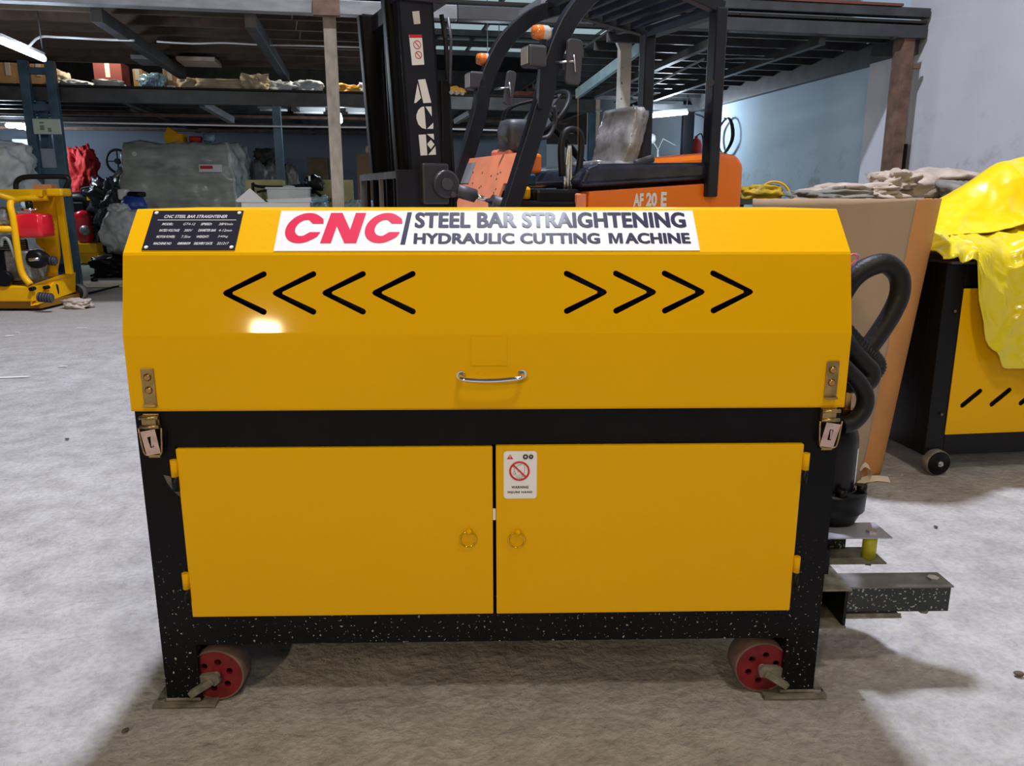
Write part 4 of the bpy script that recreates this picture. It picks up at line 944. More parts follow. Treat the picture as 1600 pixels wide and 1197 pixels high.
# control lever box with looped handle
q = FL(888, 240, .12)
MB().tube([(q.x - .045, .1, q.z - .12), (q.x - .055, .1, q.z + .03), (q.x - .03, .1, q.z + .11), (q.x + .03, .1, q.z + .12), (q.x + .065, .1, q.z + .08), (q.x + .06, .1, q.z - .06), (q.x + .03, .1, q.z - .16)], .019, 10, sub=5).build('control_handle', RUB, fk)
for k in range(3): MB().tube([(q.x - .02 + .02 * k, .12, q.z - .2), (q.x - .01 + .015 * k, .12, q.z - .05), (q.x + .005 * k, .12, q.z + .05)], .007, 6, sub=3).build('control_lever', STEEL, fk)
# seat
q = FL(948, 262, .43)
MB().blob((q.x + .02, .43, 1.315), (.26, .24, .06), 3, .03, 2, 4, .8, .4).build('seat_cushion', SEATP, fk)
a = FL(952, 255, .43); b_ = FL(978, 180, .43)
Mx = Matrix.Translation(((a.x + b_.x) / 2 + .01, .43, 1.49)) @ Matrix.Rotation(math.radians(16), 4, 'Y')
mb = MB().blob((0, 0, 0), (.065, .225, .215), 4, .03, 2, 4, .8, .4); mb.v = [tuple(Mx @ Vector(p)) for p in mb.v]; mb.build('seat_backrest', SEATP, fk)
mb = MB().box(.045, .08, -.18, .18, -.19, .16); mb.v = [tuple(Mx @ Vector(p)) for p in mb.v]; mb.build('seat_shell', BLKP, fk, .02)
MB().beam((a.x + .04, .22, 1.345), (a.x + .17, .22, 1.38), .045, .045).build('arm_rest', RUBD, fk, .015)
MB().box(q.x - .22, q.x + .30, .2, .66, 1.20, 1.29).build('seat_base', BLKP, fk)
# battery cover, body, counterweight
x0 = FL(908, 290, 0).x; x1 = FL(1114, 275, 0).x; zb0 = FL(908, 296, 0).z; zb1 = FL(1116, 283, 0).z; zt0 = FL(960, 263, 0).z
pts = [(x0, zb0 + .01), (x1, zb1 + .01), (x1, zb1 + .085), (x1 - .03, zb1 + .105), (x0 + .10, zb0 + .135), (x0 + .03, zb0 + .11), (x0, zb0 + .05)]
MB().prism(pts, -.005, WD + .005, lambda p, q, s: (p, s, q)).build('battery_cover', NAVYC, fk, .03, 4)
sb = MB().prism([(x0 + .05, .50), (x1 + .02, .50), (x1 + .02, zb1 - .01), (x0 + .05, zb0 - .01)], 0, WD, lambda p, q, s: (p, s, q)).build('side_body', ORG, fk, .008)
label(sb, 'orange side body lettered AF 20 E')
MB().prism([(x0 - .02, .50), (x0 + .045, .50), (x0 + .045, zb0 - .02), (x0 - .02, zb0 - .02)], .01, WD, lambda p, q, s: (p, s, q)).build('body_corner', ORGP, fk, .01)
a = FL(989, 321, -.002); b_ = FL(1041, 299, -.002)
for s_txt, xa, xb in (('AF', 989, 1005), ('20', 1009, 1026), ('E', 1032, 1041)):
    p1 = FL(xa, 322, -.002); p2 = FL(xb, 322, -.002); zt_ = FL((xa + xb) / 2, 302 - (xa - 989) * .05, -.002).z
    mb = MB(); onto(mb, text(s_txt, p1.x, p2.x, p1.z - .003, zt_, .045, thick=.001), frame((0, -.002, 0), (1, 0, 0), (0, 0, 1))); mb.build('body_lettering', WHTL, sb)
MB().box(-.10, x0 + .0, .02, WD, .86, 1.14).build('floor_module', BLKP, fk, .02)
MB().box(x0 - .25, x0 + .02, .03, .5, 1.12, 1.20).build('pedal_box', BLKP, fk, .02)
MB().box(-.35, 1.10, .05, WD - .05, .28, .50).build('chassis', BLKP, fk)
xa = FL(1109, 280, 0).x; xb = FL(1161, 280, 0).x; zc1 = FL(1130, 240, 0).z
MB().prism([(xa, .35), (xb - .02, .35), (xb, .6), (xb, zc1 - .06), (xb - .05, zc1 - .005), (xa + .06, zc1 + .01), (xa, zc1 - .01)], -.01, WD + .01, lambda p, q, s: (p, s, q)).build('counterweight', ORG, fk, .035, 4)
q0 = FL(1004, 250, WD - .1); q1 = FL(1100, 245, WD - .1)
MB().box(q0.x, q1.x + .1, WD - .14, WD - .06, 1.2, q0.z + .015).build('far_hood_ridge', ORGP, fk, .01)
# wheels
for s, l, R in ((-.30, .12, .27), (-.30, WD - .12, .27), (1.10, .12, .22), (1.10, WD - .12, .22)):
    w = MB().lathe([(R * .55, -.07), (R * .9, -.08), (R, -.06), (R, .06), (R * .9, .08), (R * .55, .07)], (s, l, R - .003), 28, 'y').build('wheel', RUB, fk)
    MB().lathe([(.001, -.05), (R * .3, -.05), (R * .56, -.06), (R * .56, .06), (.001, .05)], (s, l, R - .003), 20, 'y').build('rim', ORG, w)
# lamps and mirrors
def lamp_box(px, py, l, w, h, d, s=0):
    q = FL(px, py, l); o = MB().box(q.x - d / 2, q.x + d / 2, l - w / 2, l + w / 2, q.z - h / 2, q.z + h / 2).build('headlight', RUBD, fk, .012)
    MB().box(q.x - d / 2 - .004, q.x - d / 2, l - w / 2 + .012, l + w / 2 - .012, q.z - h / 2 + .012, q.z + h / 2 - .012).build('lens', CLR, o, .001); return q
q = lamp_box(834, 89, -.04, .10, .10, .10); q2 = lamp_box(744, 127, WD + .02, .10, .10, .11)
def indicator(px, py, l):
    q = FL(px, py, l); o = MB().lathe([(.0001, -.045), (.03, -.045), (.036, -.02), (.036, .0)], (q.x, l, q.z), 20, 'x').build('turn_signal', AMB, fk)
    label(MB().lathe([(.036, .0), (.036, .03), (.028, .045), (.0001, .045)], (q.x, l, q.z), 20, 'x').build('lens', CLR, o), 'clear rear lens'); return q
q3 = indicator(846, 51, -.03); q4 = indicator(757, 93, WD + .02)
MB().beam((q3.x + .01, -.03, q3.z - .03), (q3.x - .01, -.03, q3.z - .36), .03, .025).build('lamp_bracket', NAVY, fk)
MB().beam((q4.x + .01, WD + .02, q4.z - .03), (q4.x + .02, WD + .02, q4.z - .2), .02, .02).build('lamp_bracket', NAVY, fk)
def mirror(px, py, l, w, h, lean):
    q = FL(px, py, l); Mx = Matrix.Translation((q.x, l, q.z)) @ Matrix.Rotation(lean, 4, 'Y')
    mb = slab(MB(), -w / 2, w / 2, -h / 2, h / 2, frame((0, 0, 0), (1, 0, 0), (0, 0, 1)), -.012, .012, .02); mb.v = [tuple(Mx @ Vector(p)) for p in mb.v]
    o = mb.build('mirror', RUBD, fk, .004)
    label(MB().cyl((q.x - .01, l - .02, q.z - .0), (q.x - .09, l + .03, q.z - .005), .006).cyl((q.x, l - .022, q.z - .05), (q.x - .01, l - .022, q.z + .03), .004).build('mirror_arm', STEEL, fk), 'steel mirror arm')
mirror(896, 97, -.06, .085, .215, .06); mirror(796, 138, WD - .05, .06, .20, .16)
MB().cyl(FL(903, 130, -.05), FL(903, 235, -.05), .0012, n=5).build('hanging_string', KRAFT, fk)
MB().cyl((1.07, -.02, 1.78), (1.10, .0, 1.78), .022, n=12).build('knob', RUBD, fk)

# ================================================================ LIGHTS
def tube_light(name, lab, p, q, r, power, m=GLOW, conduit=None, grp=None, zt=2.94):
    p = Vector(p); q = Vector(q); c = (p + q) / 2
    t = thing(name, lab, 'light', c, 0, grp)
    MB().cyl(p - c, q - c, r).build('tube', m, t); 
    d = (q - p).normalized()
    MB().beam(p - c + Vector((0, 0, r * 1.6)), q - c + Vector((0, 0, r * 1.6)), r * 1.4, r).build('fitting', PIPE, t)
    for e in (p, q): MB().cyl(e - c + Vector((0, 0, r * 1.6)), Vector((e.x, e.y, zt)) - c, .006).build('hanger', BEAMD, t)
    l = bpy.data.lights.new(name, 'POINT'); l.energy = power; l.color = (.75, .87, 1); l.shadow_soft_size = .12
    o = bpy.data.objects.new(name + '_source', l); COL.objects.link(o); o.location = c - Vector((0, 0, .1)); return t
pa = B(*[BP(0, 63, 7.6)[0], 7.6], BP(0, 63, 7.6)[1]); pb = B(BP(68, 92, 8.6)[0], 8.6, BP(68, 92, 8.6)[1])
tube_light('tube_light', 'bright white tube lamp under the deck at the upper left corner', pa, pb, .026, 34)
pa = B(BP(762, 118, 10.4)[0], 10.4, BP(762, 118, 10.4)[1]); pb = B(BP(780, 92, 9.9)[0], 9.9, BP(780, 92, 9.9)[1])
tube_light('tube_light', 'bright tube lamp glowing beside the forklift guard leg', pa, pb, .03, 25, zt=4.75)
pa = B(BP(1008, 182, 13.2)[0], 13.2, BP(1008, 182, 13.2)[1]); pb = B(BP(1073, 176, 13.5)[0], 13.5, BP(1073, 176, 13.5)[1])
tube_light('tube_light', 'bright tube lamp in the pale room behind the forklift', pa, pb, .032, 105, zt=2.94)
u_, z_ = BP(531, 183, 12.2); q = B(u_, 12.2, z_)
t = thing('bulb_lamp', 'small glaring bulb hanging right of the rusty post', 'light', q)
MB().lathe([(.0001, -.09), (.03, -.08), (.04, -.03), (.025, .03), (.018, .05)], (0, 0, 0), 14).build('bulb', GLOWS, t); MB().cyl((0, 0, .05), (0, 0, .20), .015).build('holder', BLKP, t)
l = bpy.data.lights.new('bulb_lamp', 'POINT'); l.energy = 14; l.color = (.8, .92, 1); l.shadow_soft_size = .05; o = bpy.data.objects.new('bulb_source', l); COL.objects.link(o); o.location = q + Vector((0, -.15, -.1))
for k, (x, y, pw) in enumerate(((17, 196, 70), (32, 198, 0), (42, 200, 0))):
    u_, z_ = BP(x, y, 15.5); q = B(u_, 15.5, z_)
    t = thing('distant_lamp', ['leftmost and largest of three far lamps behind the lattice column', 'middle of three far lamps behind the lattice column', 'rightmost of three far lamps behind the lattice column'][k], 'light', q, 0, 'far lamps at the left')
    MB().blob((0, 0, 0), (.10 - .02 * k, .05, .045), k, 0, 1, 2, .3, 0).build('glass', GLOWS, t); MB().box(-.06, .06, -.03, .03, .045, .08).build('cap', PIPE, t)
    if pw: l = bpy.data.lights.new('distant_lamp', 'POINT'); l.energy = pw; l.color = (.75, .88, 1); l.shadow_soft_size = .1; o = bpy.data.objects.new('distant_source', l); COL.objects.link(o); o.location = q + Vector((.1, -.3, -.25))
for k, u_ in enumerate((-3.4, -.3)):  # unseen lamps, added so the goods on the deck look lit
    q = B(u_, 11.98, 3.55); t = thing('storage_fill_lamp', ['left', 'right'][k] + ' unseen lamp added above the storage deck to light its goods', 'light', q)
    MB().lathe([(.0001, -.06), (.03, -.05), (.04, -.01), (.02, .04)], (0, 0, 0), 12).build('bulb', GLOWS, t); MB().cyl((0, 0, .04), (0, 0, 1.2), .008, n=6).build('flex', BLKP, t)
    l = bpy.data.lights.new('storage_fill_lamp', 'POINT'); l.energy = 45; l.color = (1, .92, .78); l.shadow_soft_size = .05; o = bpy.data.objects.new('storage_fill_source', l); COL.objects.link(o); o.location = q + Vector((0, 0, -.12))
# pale door-like panels standing in for bluish lamp reflections below them
for k, x in enumerate((28, 38, 50)):
    u_, _ = BP(x, 230, 16.2); q = B(u_, 16.2)
    o = MB().box(-.075, .075, -.02, .02, 0, 2.2).build('reflection_panel', mat('white_panel', (.42, .46, .52), .5), None, .004); o.location = q; o.rotation_euler = (0, 0, BETA)
    tag(o, ['leftmost', 'middle', 'rightmost'][k] + ' of three upright pale panels standing in for lamp reflections beyond the lattice column', 'board', 'lamp reflection panels')
# unlit white fittings under lower deck
for k, (x0_, x1_, y_) in enumerate(((402, 452, 165), (455, 508, 169), (540, 600, 170))):
    a = BP(x0_, y_, 12.6); b_ = BP(x1_, y_, 12.6); zz = a[1]
    t = thing('unlit_fitting', ['dim unlit white light fitting, leftmost under the storage deck', 'white unlit light fitting just left of the rusty post', 'white unlit light fitting just right of the rusty post'][k], 'light fitting', B((a[0] + b_[0]) / 2, 12.6, zz), BETA)
    h_ = (b_[0] - a[0]) / 2; MB().box(-h_, h_, -.05, .05, -.04, .05).build('casing', PIPE if k else BEAMG, t, .01); MB().cyl((-h_ + .03, 0, -.055), (h_ - .03, 0, -.055), .018, n=10).build('tube', WHTL, t)
    MB().cyl((0, 0, .05), (0, 0, 2.5 - zz), .006).build('hanger', BEAMD, t)
# conduits
def conduit(name, lab, pts, r, m=PIPE, v=12.0):
    P = []
    for p in pts:
        vv = p[2] if len(p) > 2 else v; u_, z_ = BP(p[0], p[1], vv); P.append(B(u_, vv, z_))
    o = MB().tube(P, r, 7, sub=4).build(name, m); return tag(rebase(o, P[0]), lab, 'pipe')
conduit('water_pipe', 'long thin white pipe running level under the storage deck', [(-80, 188, 11.5), (200, 193, 11.5), (400, 197, 11.5), (620, 200, 11.5), (790, 204, 11.5), (905, 208, 11.5)], .013)
conduit('water_pipe', 'shorter pale pipe above the level one behind the forklift mast', [(690, 166, 12.5), (760, 168, 12.5), (870, 171, 12.5), (940, 173, 12.5)], .012)
conduit('cable_conduit', 'white conduit sagging from the upper left tube lamp', [(44, 74, 8.6), (62, 58, 8.7), (90, 58, 8.8), (130, 60, 8.8), (170, 62, 8.9), (210, 63, 8.9)], .012)
conduit('cable_conduit', 'wavy white cable under the joists left of the rusty post', [(245, 65, 9.2), (300, 68, 9.2), (350, 67, 9.2), (410, 70, 9.2), (470, 71, 9.2), (570, 74, 9.2)], .010)
conduit('cable_conduit', 'thin grey conduit bending beside the rear guard leg', [(985, 89, 10.6), (1040, 91, 10.6), (1080, 92, 10.6), (1092, 101, 10.4), (1100, 106, 10.3), (1120, 108, 10.3)], .012, BEAMG)
conduit('cable_conduit', 'long pale conduit running away below the deck right of the beige post', [(1100, 92, 9), (1060, 112, 9.7), (1000, 142, 11), (960, 160, 12.5)], .014, BEAMG)
conduit('cable_conduit', 'grey conduit in the top right corner of the dark deck underside', [(1130, 92, 9), (1160, 91, 9), (1200, 92, 9), (1215, 90, 9)], .010, BEAMG)
# extra steel trusses seen in the dark
def strut(lab, a, b, w, m=BEAMD):
    pa = B(BP(a[0], a[1], a[2])[0], a[2], BP(*a)[1]); pb = B(BP(b[0], b[1], b[2])[0], b[2], BP(*b)[1])
    o = MB().beam(pa, pb, w, w).build('steel_strut', m); tag(rebase(o, pa), lab, 'strut')
strut('grey steel strut slanting down right of the hanging wires', (316, 162, 11.9), (362, 188, 12.6), .09, BEAMG)
strut('thin pale strut above the wrapped pallet', (206, 170, 13.0), (236, 180, 13.6), .05, BEAMG)
strut('pale strut beside the forklift mast', (735, 176, 12.0), (712, 190, 12.3), .07, BEAMG)
strut('cream strut above the forklift guard', (815, 22, 7.7), (850, 2, 7.3), .06, BEAMG)

# ================================================================ THINGS ON THE STORAGE DECK
def carton(name, lab, cat, px0, px1, py0, py1, v, m, zbase=2.586, dep=.4, tape=True, rz=0, group=None):
    a = BP(px0, (py0 + py1) / 2, v); b_ = BP(px1, (py0 + py1) / 2, v); w = abs(b_[0] - a[0]); h = BP((px0 + px1) / 2, py0, v)[1] - zbase
    q = B((a[0] + b_[0]) / 2, v + dep / 2, zbase); t = thing(name, lab, cat, q, BETA + rz, group)
    MB().box(-w / 2, w / 2, -dep / 2, dep / 2, 0, h).build('box_body', m, t, .005)
    if tape: MB().box(-.03, .03, -dep / 2 - .002, -dep / 2, h * .5, h).box(-.03, .03, -dep / 2, dep / 2, h, h + .002).build('tape', PAPER, t)
    return t
def dsack(lab, px, w, h, v, m, seed, name='sack', cat='sack', zb=2.586, amp=.15, box=.5):
    u_, _ = BP(px, 120, v); k = v * .985 / F
    o = MB().blob((0, 0, h * k / 2 * .86), (w * k / 2, min(.5, w * k * .35), h * k / 2), seed, amp, 1.7, 4, box, .6, flat=-.86).build(name, m)
    o.location = B(u_, v, zb); o.rotation_euler = (0, 0, BETA); return tag(o, lab, cat)
VD = 12.1
carton('carton', 'orange carton at the far left end of the storage deck', 'carton', -6, 31, 98, 124, VD, mat('orange_carton', (.55, .30, .12), .7, var=.1))
carton('carton', 'plain carton seen through the lattice column', 'carton', 46, 75, 100, 126, VD, mat('orange_carton', (.55, .30, .12)))
dsack('tan sack just right of the lattice column', 96, 26, 26, VD, TSACK, 21)
dsack('flat white sack beside the tan sack on the deck', 116, 46, 12, 12.0, WSACK, 22)
carton('carton', 'dark red-brown box on the deck left of the blue plastic', 'box', 146, 190, 96, 129, VD + .3, mat('red_brown_box', (.20, .04, .03), .7))
dsack('rounded white sack in front of the red-brown box', 170, 42, 13, 11.95, WSACK, 23)
carton('carton', 'narrow orange carton left of the blue plastic bag', 'carton', 208, 222, 108, 131, VD, mat('orange_carton', (.5, .3, .1)))
dsack('blue clear plastic bag on the deck between two cartons', 238, 36, 25, 12.0, BFILM, 24, 'plastic_bag', 'bag')
t = carton('carton', 'brown carton with a white label right of the blue bag', 'carton', 255, 276, 108, 132, VD, KRAFT)
MB().box(-.07, .06, -.205, -.2, .02, .08).build('label_sheet', WHTL, t)
dsack('pale beige bag behind the girder end', 292, 26, 20, 12.0, TSACK, 25)
o = dsack('long tan rolled tarpaulin on the storage deck', 346, 84, 20, VD, TSACK, 26, 'rolled_tarpaulin', 'tarpaulin', amp=.08)
dsack('crumpled tan sack right of the rolled tarpaulin', 398, 44, 26, VD - .1, TSACK, 27, amp=.22)
dsack('grey-white sheet bundle in the middle of the storage deck', 438, 46, 20, VD, WSACK, 28, amp=.2)
dsack('white sack on the deck left of the rusty post', 482, 44, 22, VD, WSACK, 29)
dsack('orange-yellow bag on the deck right of the rusty post', 541, 38, 16, 12.0, mat('orange_bag', (.70, .32, .02), .5, var=.1), 30, 'plastic_bag', 'bag')
dsack('white bag on the deck next to the orange-yellow bag', 580, 40, 20, VD, WSACK, 31)
dsack('yellow-orange bag on the deck right of the forklift mast', 708, 38, 16, 12.0, mat('orange_bag', (.7, .32, .02)), 32, 'plastic_bag', 'bag')
dsack('dark red bundle on the deck right of the forklift front leg', 815, 44, 14, 12.2, mat('dark_red_bundle', (.14, .03, .02), .7), 33, 'cloth_bundle', 'bundle')
# bundles above the joists slit
for k, (x, w_, m) in enumerate(((240, 44, BEAMG), (312, 50, SACK))):
    u_, z_ = BP(x, 101, 11.0); o = MB().box(-w_ * .0045, w_ * .0045, -.25, .25, 0, .05).build('corrugated_sheet', m, None, .004); o.location = B(u_, 11.0, 2.79); o.rotation_euler = (0, 0, BETA)
    tag(o, ['pale corrugated sheet tucked under the joists', 'dull cream board tucked under the joists right of the girder'][k], 'sheet')
# ================================================================ BACKGROUND FLOOR ITEMS, LEFT
# wrapped pallet
PY = 13.2
a = at(197, 380, PY); b_ = at(372, 380, PY); tz = at(285, 219, PY).z; wx = (b_.x - a.x)
t = thing('wrapped_pallet', 'large pallet load wrapped in grey stretch film', 'pallet', ((a.x + b_.x) / 2, PY + .6, 0), .05)
bm_ = MB(); bm = bmesh.new(); bmesh.ops.create_cube(bm, size=2); bmesh.ops.subdivide_edges(bm, edges=bm.edges, cuts=44, use_grid_fill=True); V = []
for v in bm.verts:
    p = v.co.copy(); r_ = Vector((p.x, p.y, 0)); sh = max(0, p.z - .1) ** 2 * .22
    ex = .86 if abs(p.x) < .6 else .9
    p.x *= (1 - sh * .5); p.y *= (1 - sh * .5)
    q = Vector((p.x * 2.6, p.y * 2.6, p.z * 5.5 + p.x * 1.5)); d = .075 * (noise.noise(q) + .8 * (.3 - abs(noise.noise(q * 1.9 + Vector((3, 1, 7)))))) + .012 * math.sin(p.z * 11 + p.x * 2)
    n_ = Vector((p.x ** 3, p.y ** 3, p.z ** 5)).normalized()
    p += n_ * d; V.append((p.x * wx / 2 * .98, p.y * .62, .15 + (p.z + 1) / 2 * (tz - .18)))
bm_.add(V, [tuple(v.index for v in f.verts) for f in bm.faces], True); bm.free()
bm_.build('film_wrapped_load', WRAP, t)
for y in (-.5, 0, .5): MB().box(-wx / 2, wx / 2, y - .05, y + .05, .0, .10).build('skid', WOOD, t)
for i in range(7): MB().box(-wx / 2 + i * wx / 7, -wx / 2 + (i + .8) * wx / 7, -.6, .6, .10, .125).build('plank', WOOD, t)
la = MB().box(.38, .74, -.68, -.655, tz - .50, tz - .38).build('paper_label', WHTL, t); label(la, 'white label with red print'); MB().box(.40, .60, -.683, -.681, tz - .45, tz - .40).build('print', INKRED, la)
MB().cyl((-.62, -.66, tz - .22), (-.62, -.68, tz - .22), .04, n=10).build('tag', WHTL, t)
for k, (px, w_, h_, m, nm, lb) in enumerate(((277, 22, 13, YEL2, 'small_yellow_box', 'small yellow box on top of the wrapped pallet'), (306, 20, 10, REDF, 'red_packet', 'dark red packet on top of the wrapped pallet'), (327, 20, 14, BFILM, 'blue_packet', 'crumpled pale blue plastic packet on the wrapped pallet'))):
    q = at(px, 217, PY + .3); k_ = PY / F
    if k == 0: o = MB().box(-.16, .13, -.1, .1, 0, .13).beam((-.14, 0, .05), (-.05, 0, .2), .16, .1, (0, 1, 0)).build(nm, m)
    else: o = MB().blob((0, 0, h_ * k_ / 2), (w_ * k_ / 2, .1, h_ * k_ / 2), 40 + k, .1, 2, 3, .6, .5).build(nm, m)
    o.location = (q.x, q.y, tz - .02); tag(o, lb, 'packet')
# white sacks at the left edge (stack)
def fsack(lab, x0, x1, y0, y1, Y, m, seed, name='sack', cat='sack', amp=.12, box=.55, z=None, dep=None, ridge=.6, rz=0, fr=1.6):
    return sack(name, lab, cat, (x0 + x1) / 2, (y0 + y1) / 2, Y, x1 - x0, y1 - y0, m, seed, amp, box=box, dep=dep, rz=rz, z=z, ridge=ridge, fr=fr, sub=5)
fsack('big cream-white sack high at the left edge behind the plate compactor', -50, 46, 212, 306, 9.9, WSACK, 51, dep=.4)
fsack('lower white sack at the left edge below the big cream-white sack', -40, 55, 285, 430, 9.8, WSACK, 52, dep=.45, z=0)
fsack('crumpled white sack behind the second compactor', 84, 150, 262, 400, 15.0, WSACK, 53, dep=.3, z=0)
carton('carton', 'dirty tan carton between the white sacks at the left', 'carton', 46, 70, 254, 300, 12.6, KRAFT, zbase=.95, dep=.3)
o = fsack('yellow cover bundled beside the tan carton', 64, 104, 255, 300, 12.4, mat('mustard_cover', (.55, .42, .01), .5, var=.2), 54, 'yellow_cover', 'cover', dep=.2)
fsack('bright red cloth bag peaking above the black machinery', 106, 154, 224, 318, 14.8, REDF, 55, 'red_cloth', 'cloth', amp=.3, dep=.25, box=.1)
pf = at(140, 330, 14.9)
t = thing('junk_bench', 'dark low bench carrying bundles behind the second compactor', 'bench', (pf.x + .1, 15.0, 0), 0)
MB().box(-1.0, 1.0, -.3, .3, .85, .93).build('top', BEAMD, t)
for x in (-.9, .9):
    for y in (-.25, .25): MB().box(x - .04, x + .04, y - .04, y + .04, -.003, .85).build('leg', BEAMD, t)
q = at(184, 252, 14.6)
t = thing('hoop_wheel', 'black spoked handwheel standing left of the wrapped pallet', 'wheel', q)
MB().torus((0, 0, 0), .20, .022, (0, 1, 0), 28, 6).build('rim', BLKP, t); MB().beam((-.19, 0, 0), (.19, 0, 0), .02, .02).beam((0, 0, -.19), (0, 0, .19), .02, .02).cyl((0, -.03, 0), (0, .03, 0), .05).build('spokes', BLKP, t)
fsack('dark machinery heap under black plastic left of the wrapped pallet', 140, 214, 268, 352, 14.3, mat('black_plastic_sheet', (.02, .022, .026), .3, var=.5, bump=.5, bscale=8), 56, 'covered_heap', 'heap', amp=.25, dep=.3)
fsack('round white sack on the floor left of the machine hood', 163, 236, 318, 398, 12.0, WSACK, 57, dep=.4, box=.25, amp=.10)
fsack('small crumpled white bag perched on the round white sack', 172, 200, 316, 332, 11.9, WSACK, 58, 'plastic_bag', 'bag', dep=.15)
o = fsack('dark tyre-like black bundle on the floor under the round white sack', 150, 240, 375, 412, 12.1, BLKP, 59, 'black_bundle', 'bundle', dep=.5, z=0)
q = at(208, 308, 12.2); t = thing('blue_cap_container', 'blue and black container with a white cap above the round sack', 'container', (q.x, q.y, q.z - .22), 0)
MB().lathe([(.001, .0), (.17, .0), (.19, .10), (.14, .22), (.06, .28), (.001, .28)], (0, 0, 0), 20).build('shell', BLUEP, t); MB().box(-.20, -.06, -.08, .06, .18, .34).build('cap', WHTL, t, .03); MB().box(-.04, .16, -.12, .12, .22, .30).build('lid', BLKP, t, .03)
# second compactor (black shield, red engine)
q = ground(128, 414); S2 = 1.0
t = thing('second_compactor', 'black and yellow compactor with a red engine behind the yellow one', 'compactor', (q.x, q.y + .35, 0), 0)
kk = (Vector((q.x, q.y, 0)) - C0).dot(Vector((0, c_, -s_))) / F
def K(px, py): w_ = at(px, py, q.y); return w_.x - q.x, w_.z
def kbox(mb, x0, y0, x1, y1, d0, d1): a = K(x0, y1); b = K(x1, y0); return mb.box(a[0], b[0], d0, d1, max(0, a[1]), b[1])
kbox(MB(), 104, 380, 150, 396, -.35, .35).build('base_plate', YEL2, t, .02)
MB().prism([K(106, 396), K(118, 409), K(135, 412), K(150, 405), K(152, 396)], -.3, .3, lambda p, q_, s: (p, s, q_)).build('sole_plate', YEL2, t)
MB().tube([(K(95, 312)[0], 0, K(95, 312)[1]), (K(118, 312)[0], 0, K(118, 312)[1]), (K(138, 330)[0], 0, K(138, 330)[1]), (K(150, 360)[0], 0, K(150, 360)[1]), (K(150, 395)[0], 0, K(150, 395)[1])], .13, 10, sub=4).build('engine_shield', BLKP, t)
kbox(MB(), 90, 315, 120, 380, -.12, .12).build('engine_block', BLKP, t, .03)
a = K(126, 355); 
e_ = MB().blob((a[0], -.25, a[1]), (.16, .12, .32), 61, .02, 1, 3, .6, 0).build('engine_cowl', REDT, t); a = K(133, 360); MB().lathe([(.001, -.08), (.08, -.08), (.09, -.02), (.07, .04)], (a[0], -.32, a[1]), 18, 'y').build('recoil_starter', CASTG, t)
MB().torus((K(100, 337)[0], -.15, K(100, 337)[1]), .05, .02, (0, 1, 0), 14, 6).build('pulley', CASTG, t)
MB().tube([(K(x, y)[0], -.1, K(x, y)[1]) for x, y in ((128, 305), (117, 303), (116, 296), (122, 293), (150, 291), (165, 292), (170, 305), (178, 330))], .022, 8, sub=3).build('handle_bar', RUB, t)
MB().tube([(K(x, y)[0], .2, K(x, y)[1]) for x, y in ((168, 290), (180, 285), (205, 285), (212, 290), (212, 300))], .02, 8, sub=3).build('handle_bar', RUB, t)
label(kbox(MB(), 126, 296, 138, 313, -.14, -.12).build('yellow_tag', YEL2, t), 'yellow tag')
MB().tube([(K(x, y)[0], -.1, K(x, y)[1]) for x, y in ((143, 322), (152, 330), (155, 345), (152, 352), (146, 340))], .02, 6, sub=3).build('hose_guard', PIPE, t)
MB().prism([K(140, 300), K(160, 296), K(176, 345), K(162, 400), K(150, 400)], -.05, .3, lambda p, q_, s: (p, s, q_)).build('belt_cover', BLKP, t)
# first compactor (yellow frame)
cY = 8.2
q = ground(60, 486); cY = q.y
t = thing('plate_compactor', 'yellow framed soil compactor with a red fuel tank at the left edge', 'compactor', (q.x, q.y, 0), 0)
def K(px, py, dy=0): w_ = at(px, py, cY + dy); return w_.x - q.x, w_.z
def T3(px, py, dy): a = K(px, py, dy); return (a[0], dy, a[1])
def kbox(mb, x0, y0, x1, y1, d0, d1): a = K(x0, y1, d0); b = K(x1, y0, d0); return mb.box(a[0], b[0], d0, d1, max(0, a[1]), b[1])
kbox(MB(), -60, 447, 48, 472, -.02, .75).build('vibrating_plate', YEL2, t, .015)
MB().add([T3(48, 446, -.02), T3(48, 478, -.02), T3(60, 476, -.02), T3(118, 456, .75), T3(118, 425, .75), T3(92, 430, .5)], [(0, 1, 2, 3, 4, 5)]).add([T3(48, 446, -.02), T3(118, 425, .75), T3(118, 430, .76), T3(48, 450, .0)], [(0, 1, 2, 3)]).build('end_plate', YEL2, t)
kbox(MB(), -60, 472, 62, 482, .02, .8).build('sole_plate', mat('dark_ochre', (.30, .14, .01), .6), t)
for x, y, d in ((5, 480, .1), (70, 478, .35), (85, 476, .5)): kbox(MB(), x - 12, y - 3, x + 14, y + 7, d, d + .2).build('rubber_pad', RUB, t)
# hole in end plate, bolts, buffers
a = T3(88, 452, .43); MB().blob((a[0], a[1] - .03, a[2]), (.05, .012, .07), 1, 0, 1, 3, .6, 0).build('lifting_hole', DARK, t)
for x, y, d in ((52, 451, -.01), (74, 449, .2)): a = T3(x, y, d); MB().cyl((a[0], a[1] - .05, a[2]), (a[0], a[1] + .02, a[2]), .022, n=10).build('bolt', BLKP, t)
def buffer(px0, px1, py, d):
    a = Vector(T3(px0, py, d)); b = Vector(T3(px1, py + 2, d)); L_ = (b - a).length; dd = (b - a).normalized(); mb = MB()
    for k in range(5): mb.cyl(a + dd * L_ * k / 5, a + dd * L_ * (k + .55) / 5, .052, n=16).cyl(a + dd * L_ * (k + .55) / 5, a + dd * L_ * (k + 1) / 5, .040, n=16)
    mb.build('rubber_buffer', RUBD, t)
buffer(61, 82, 464, -.10); buffer(67, 88, 406, .35)
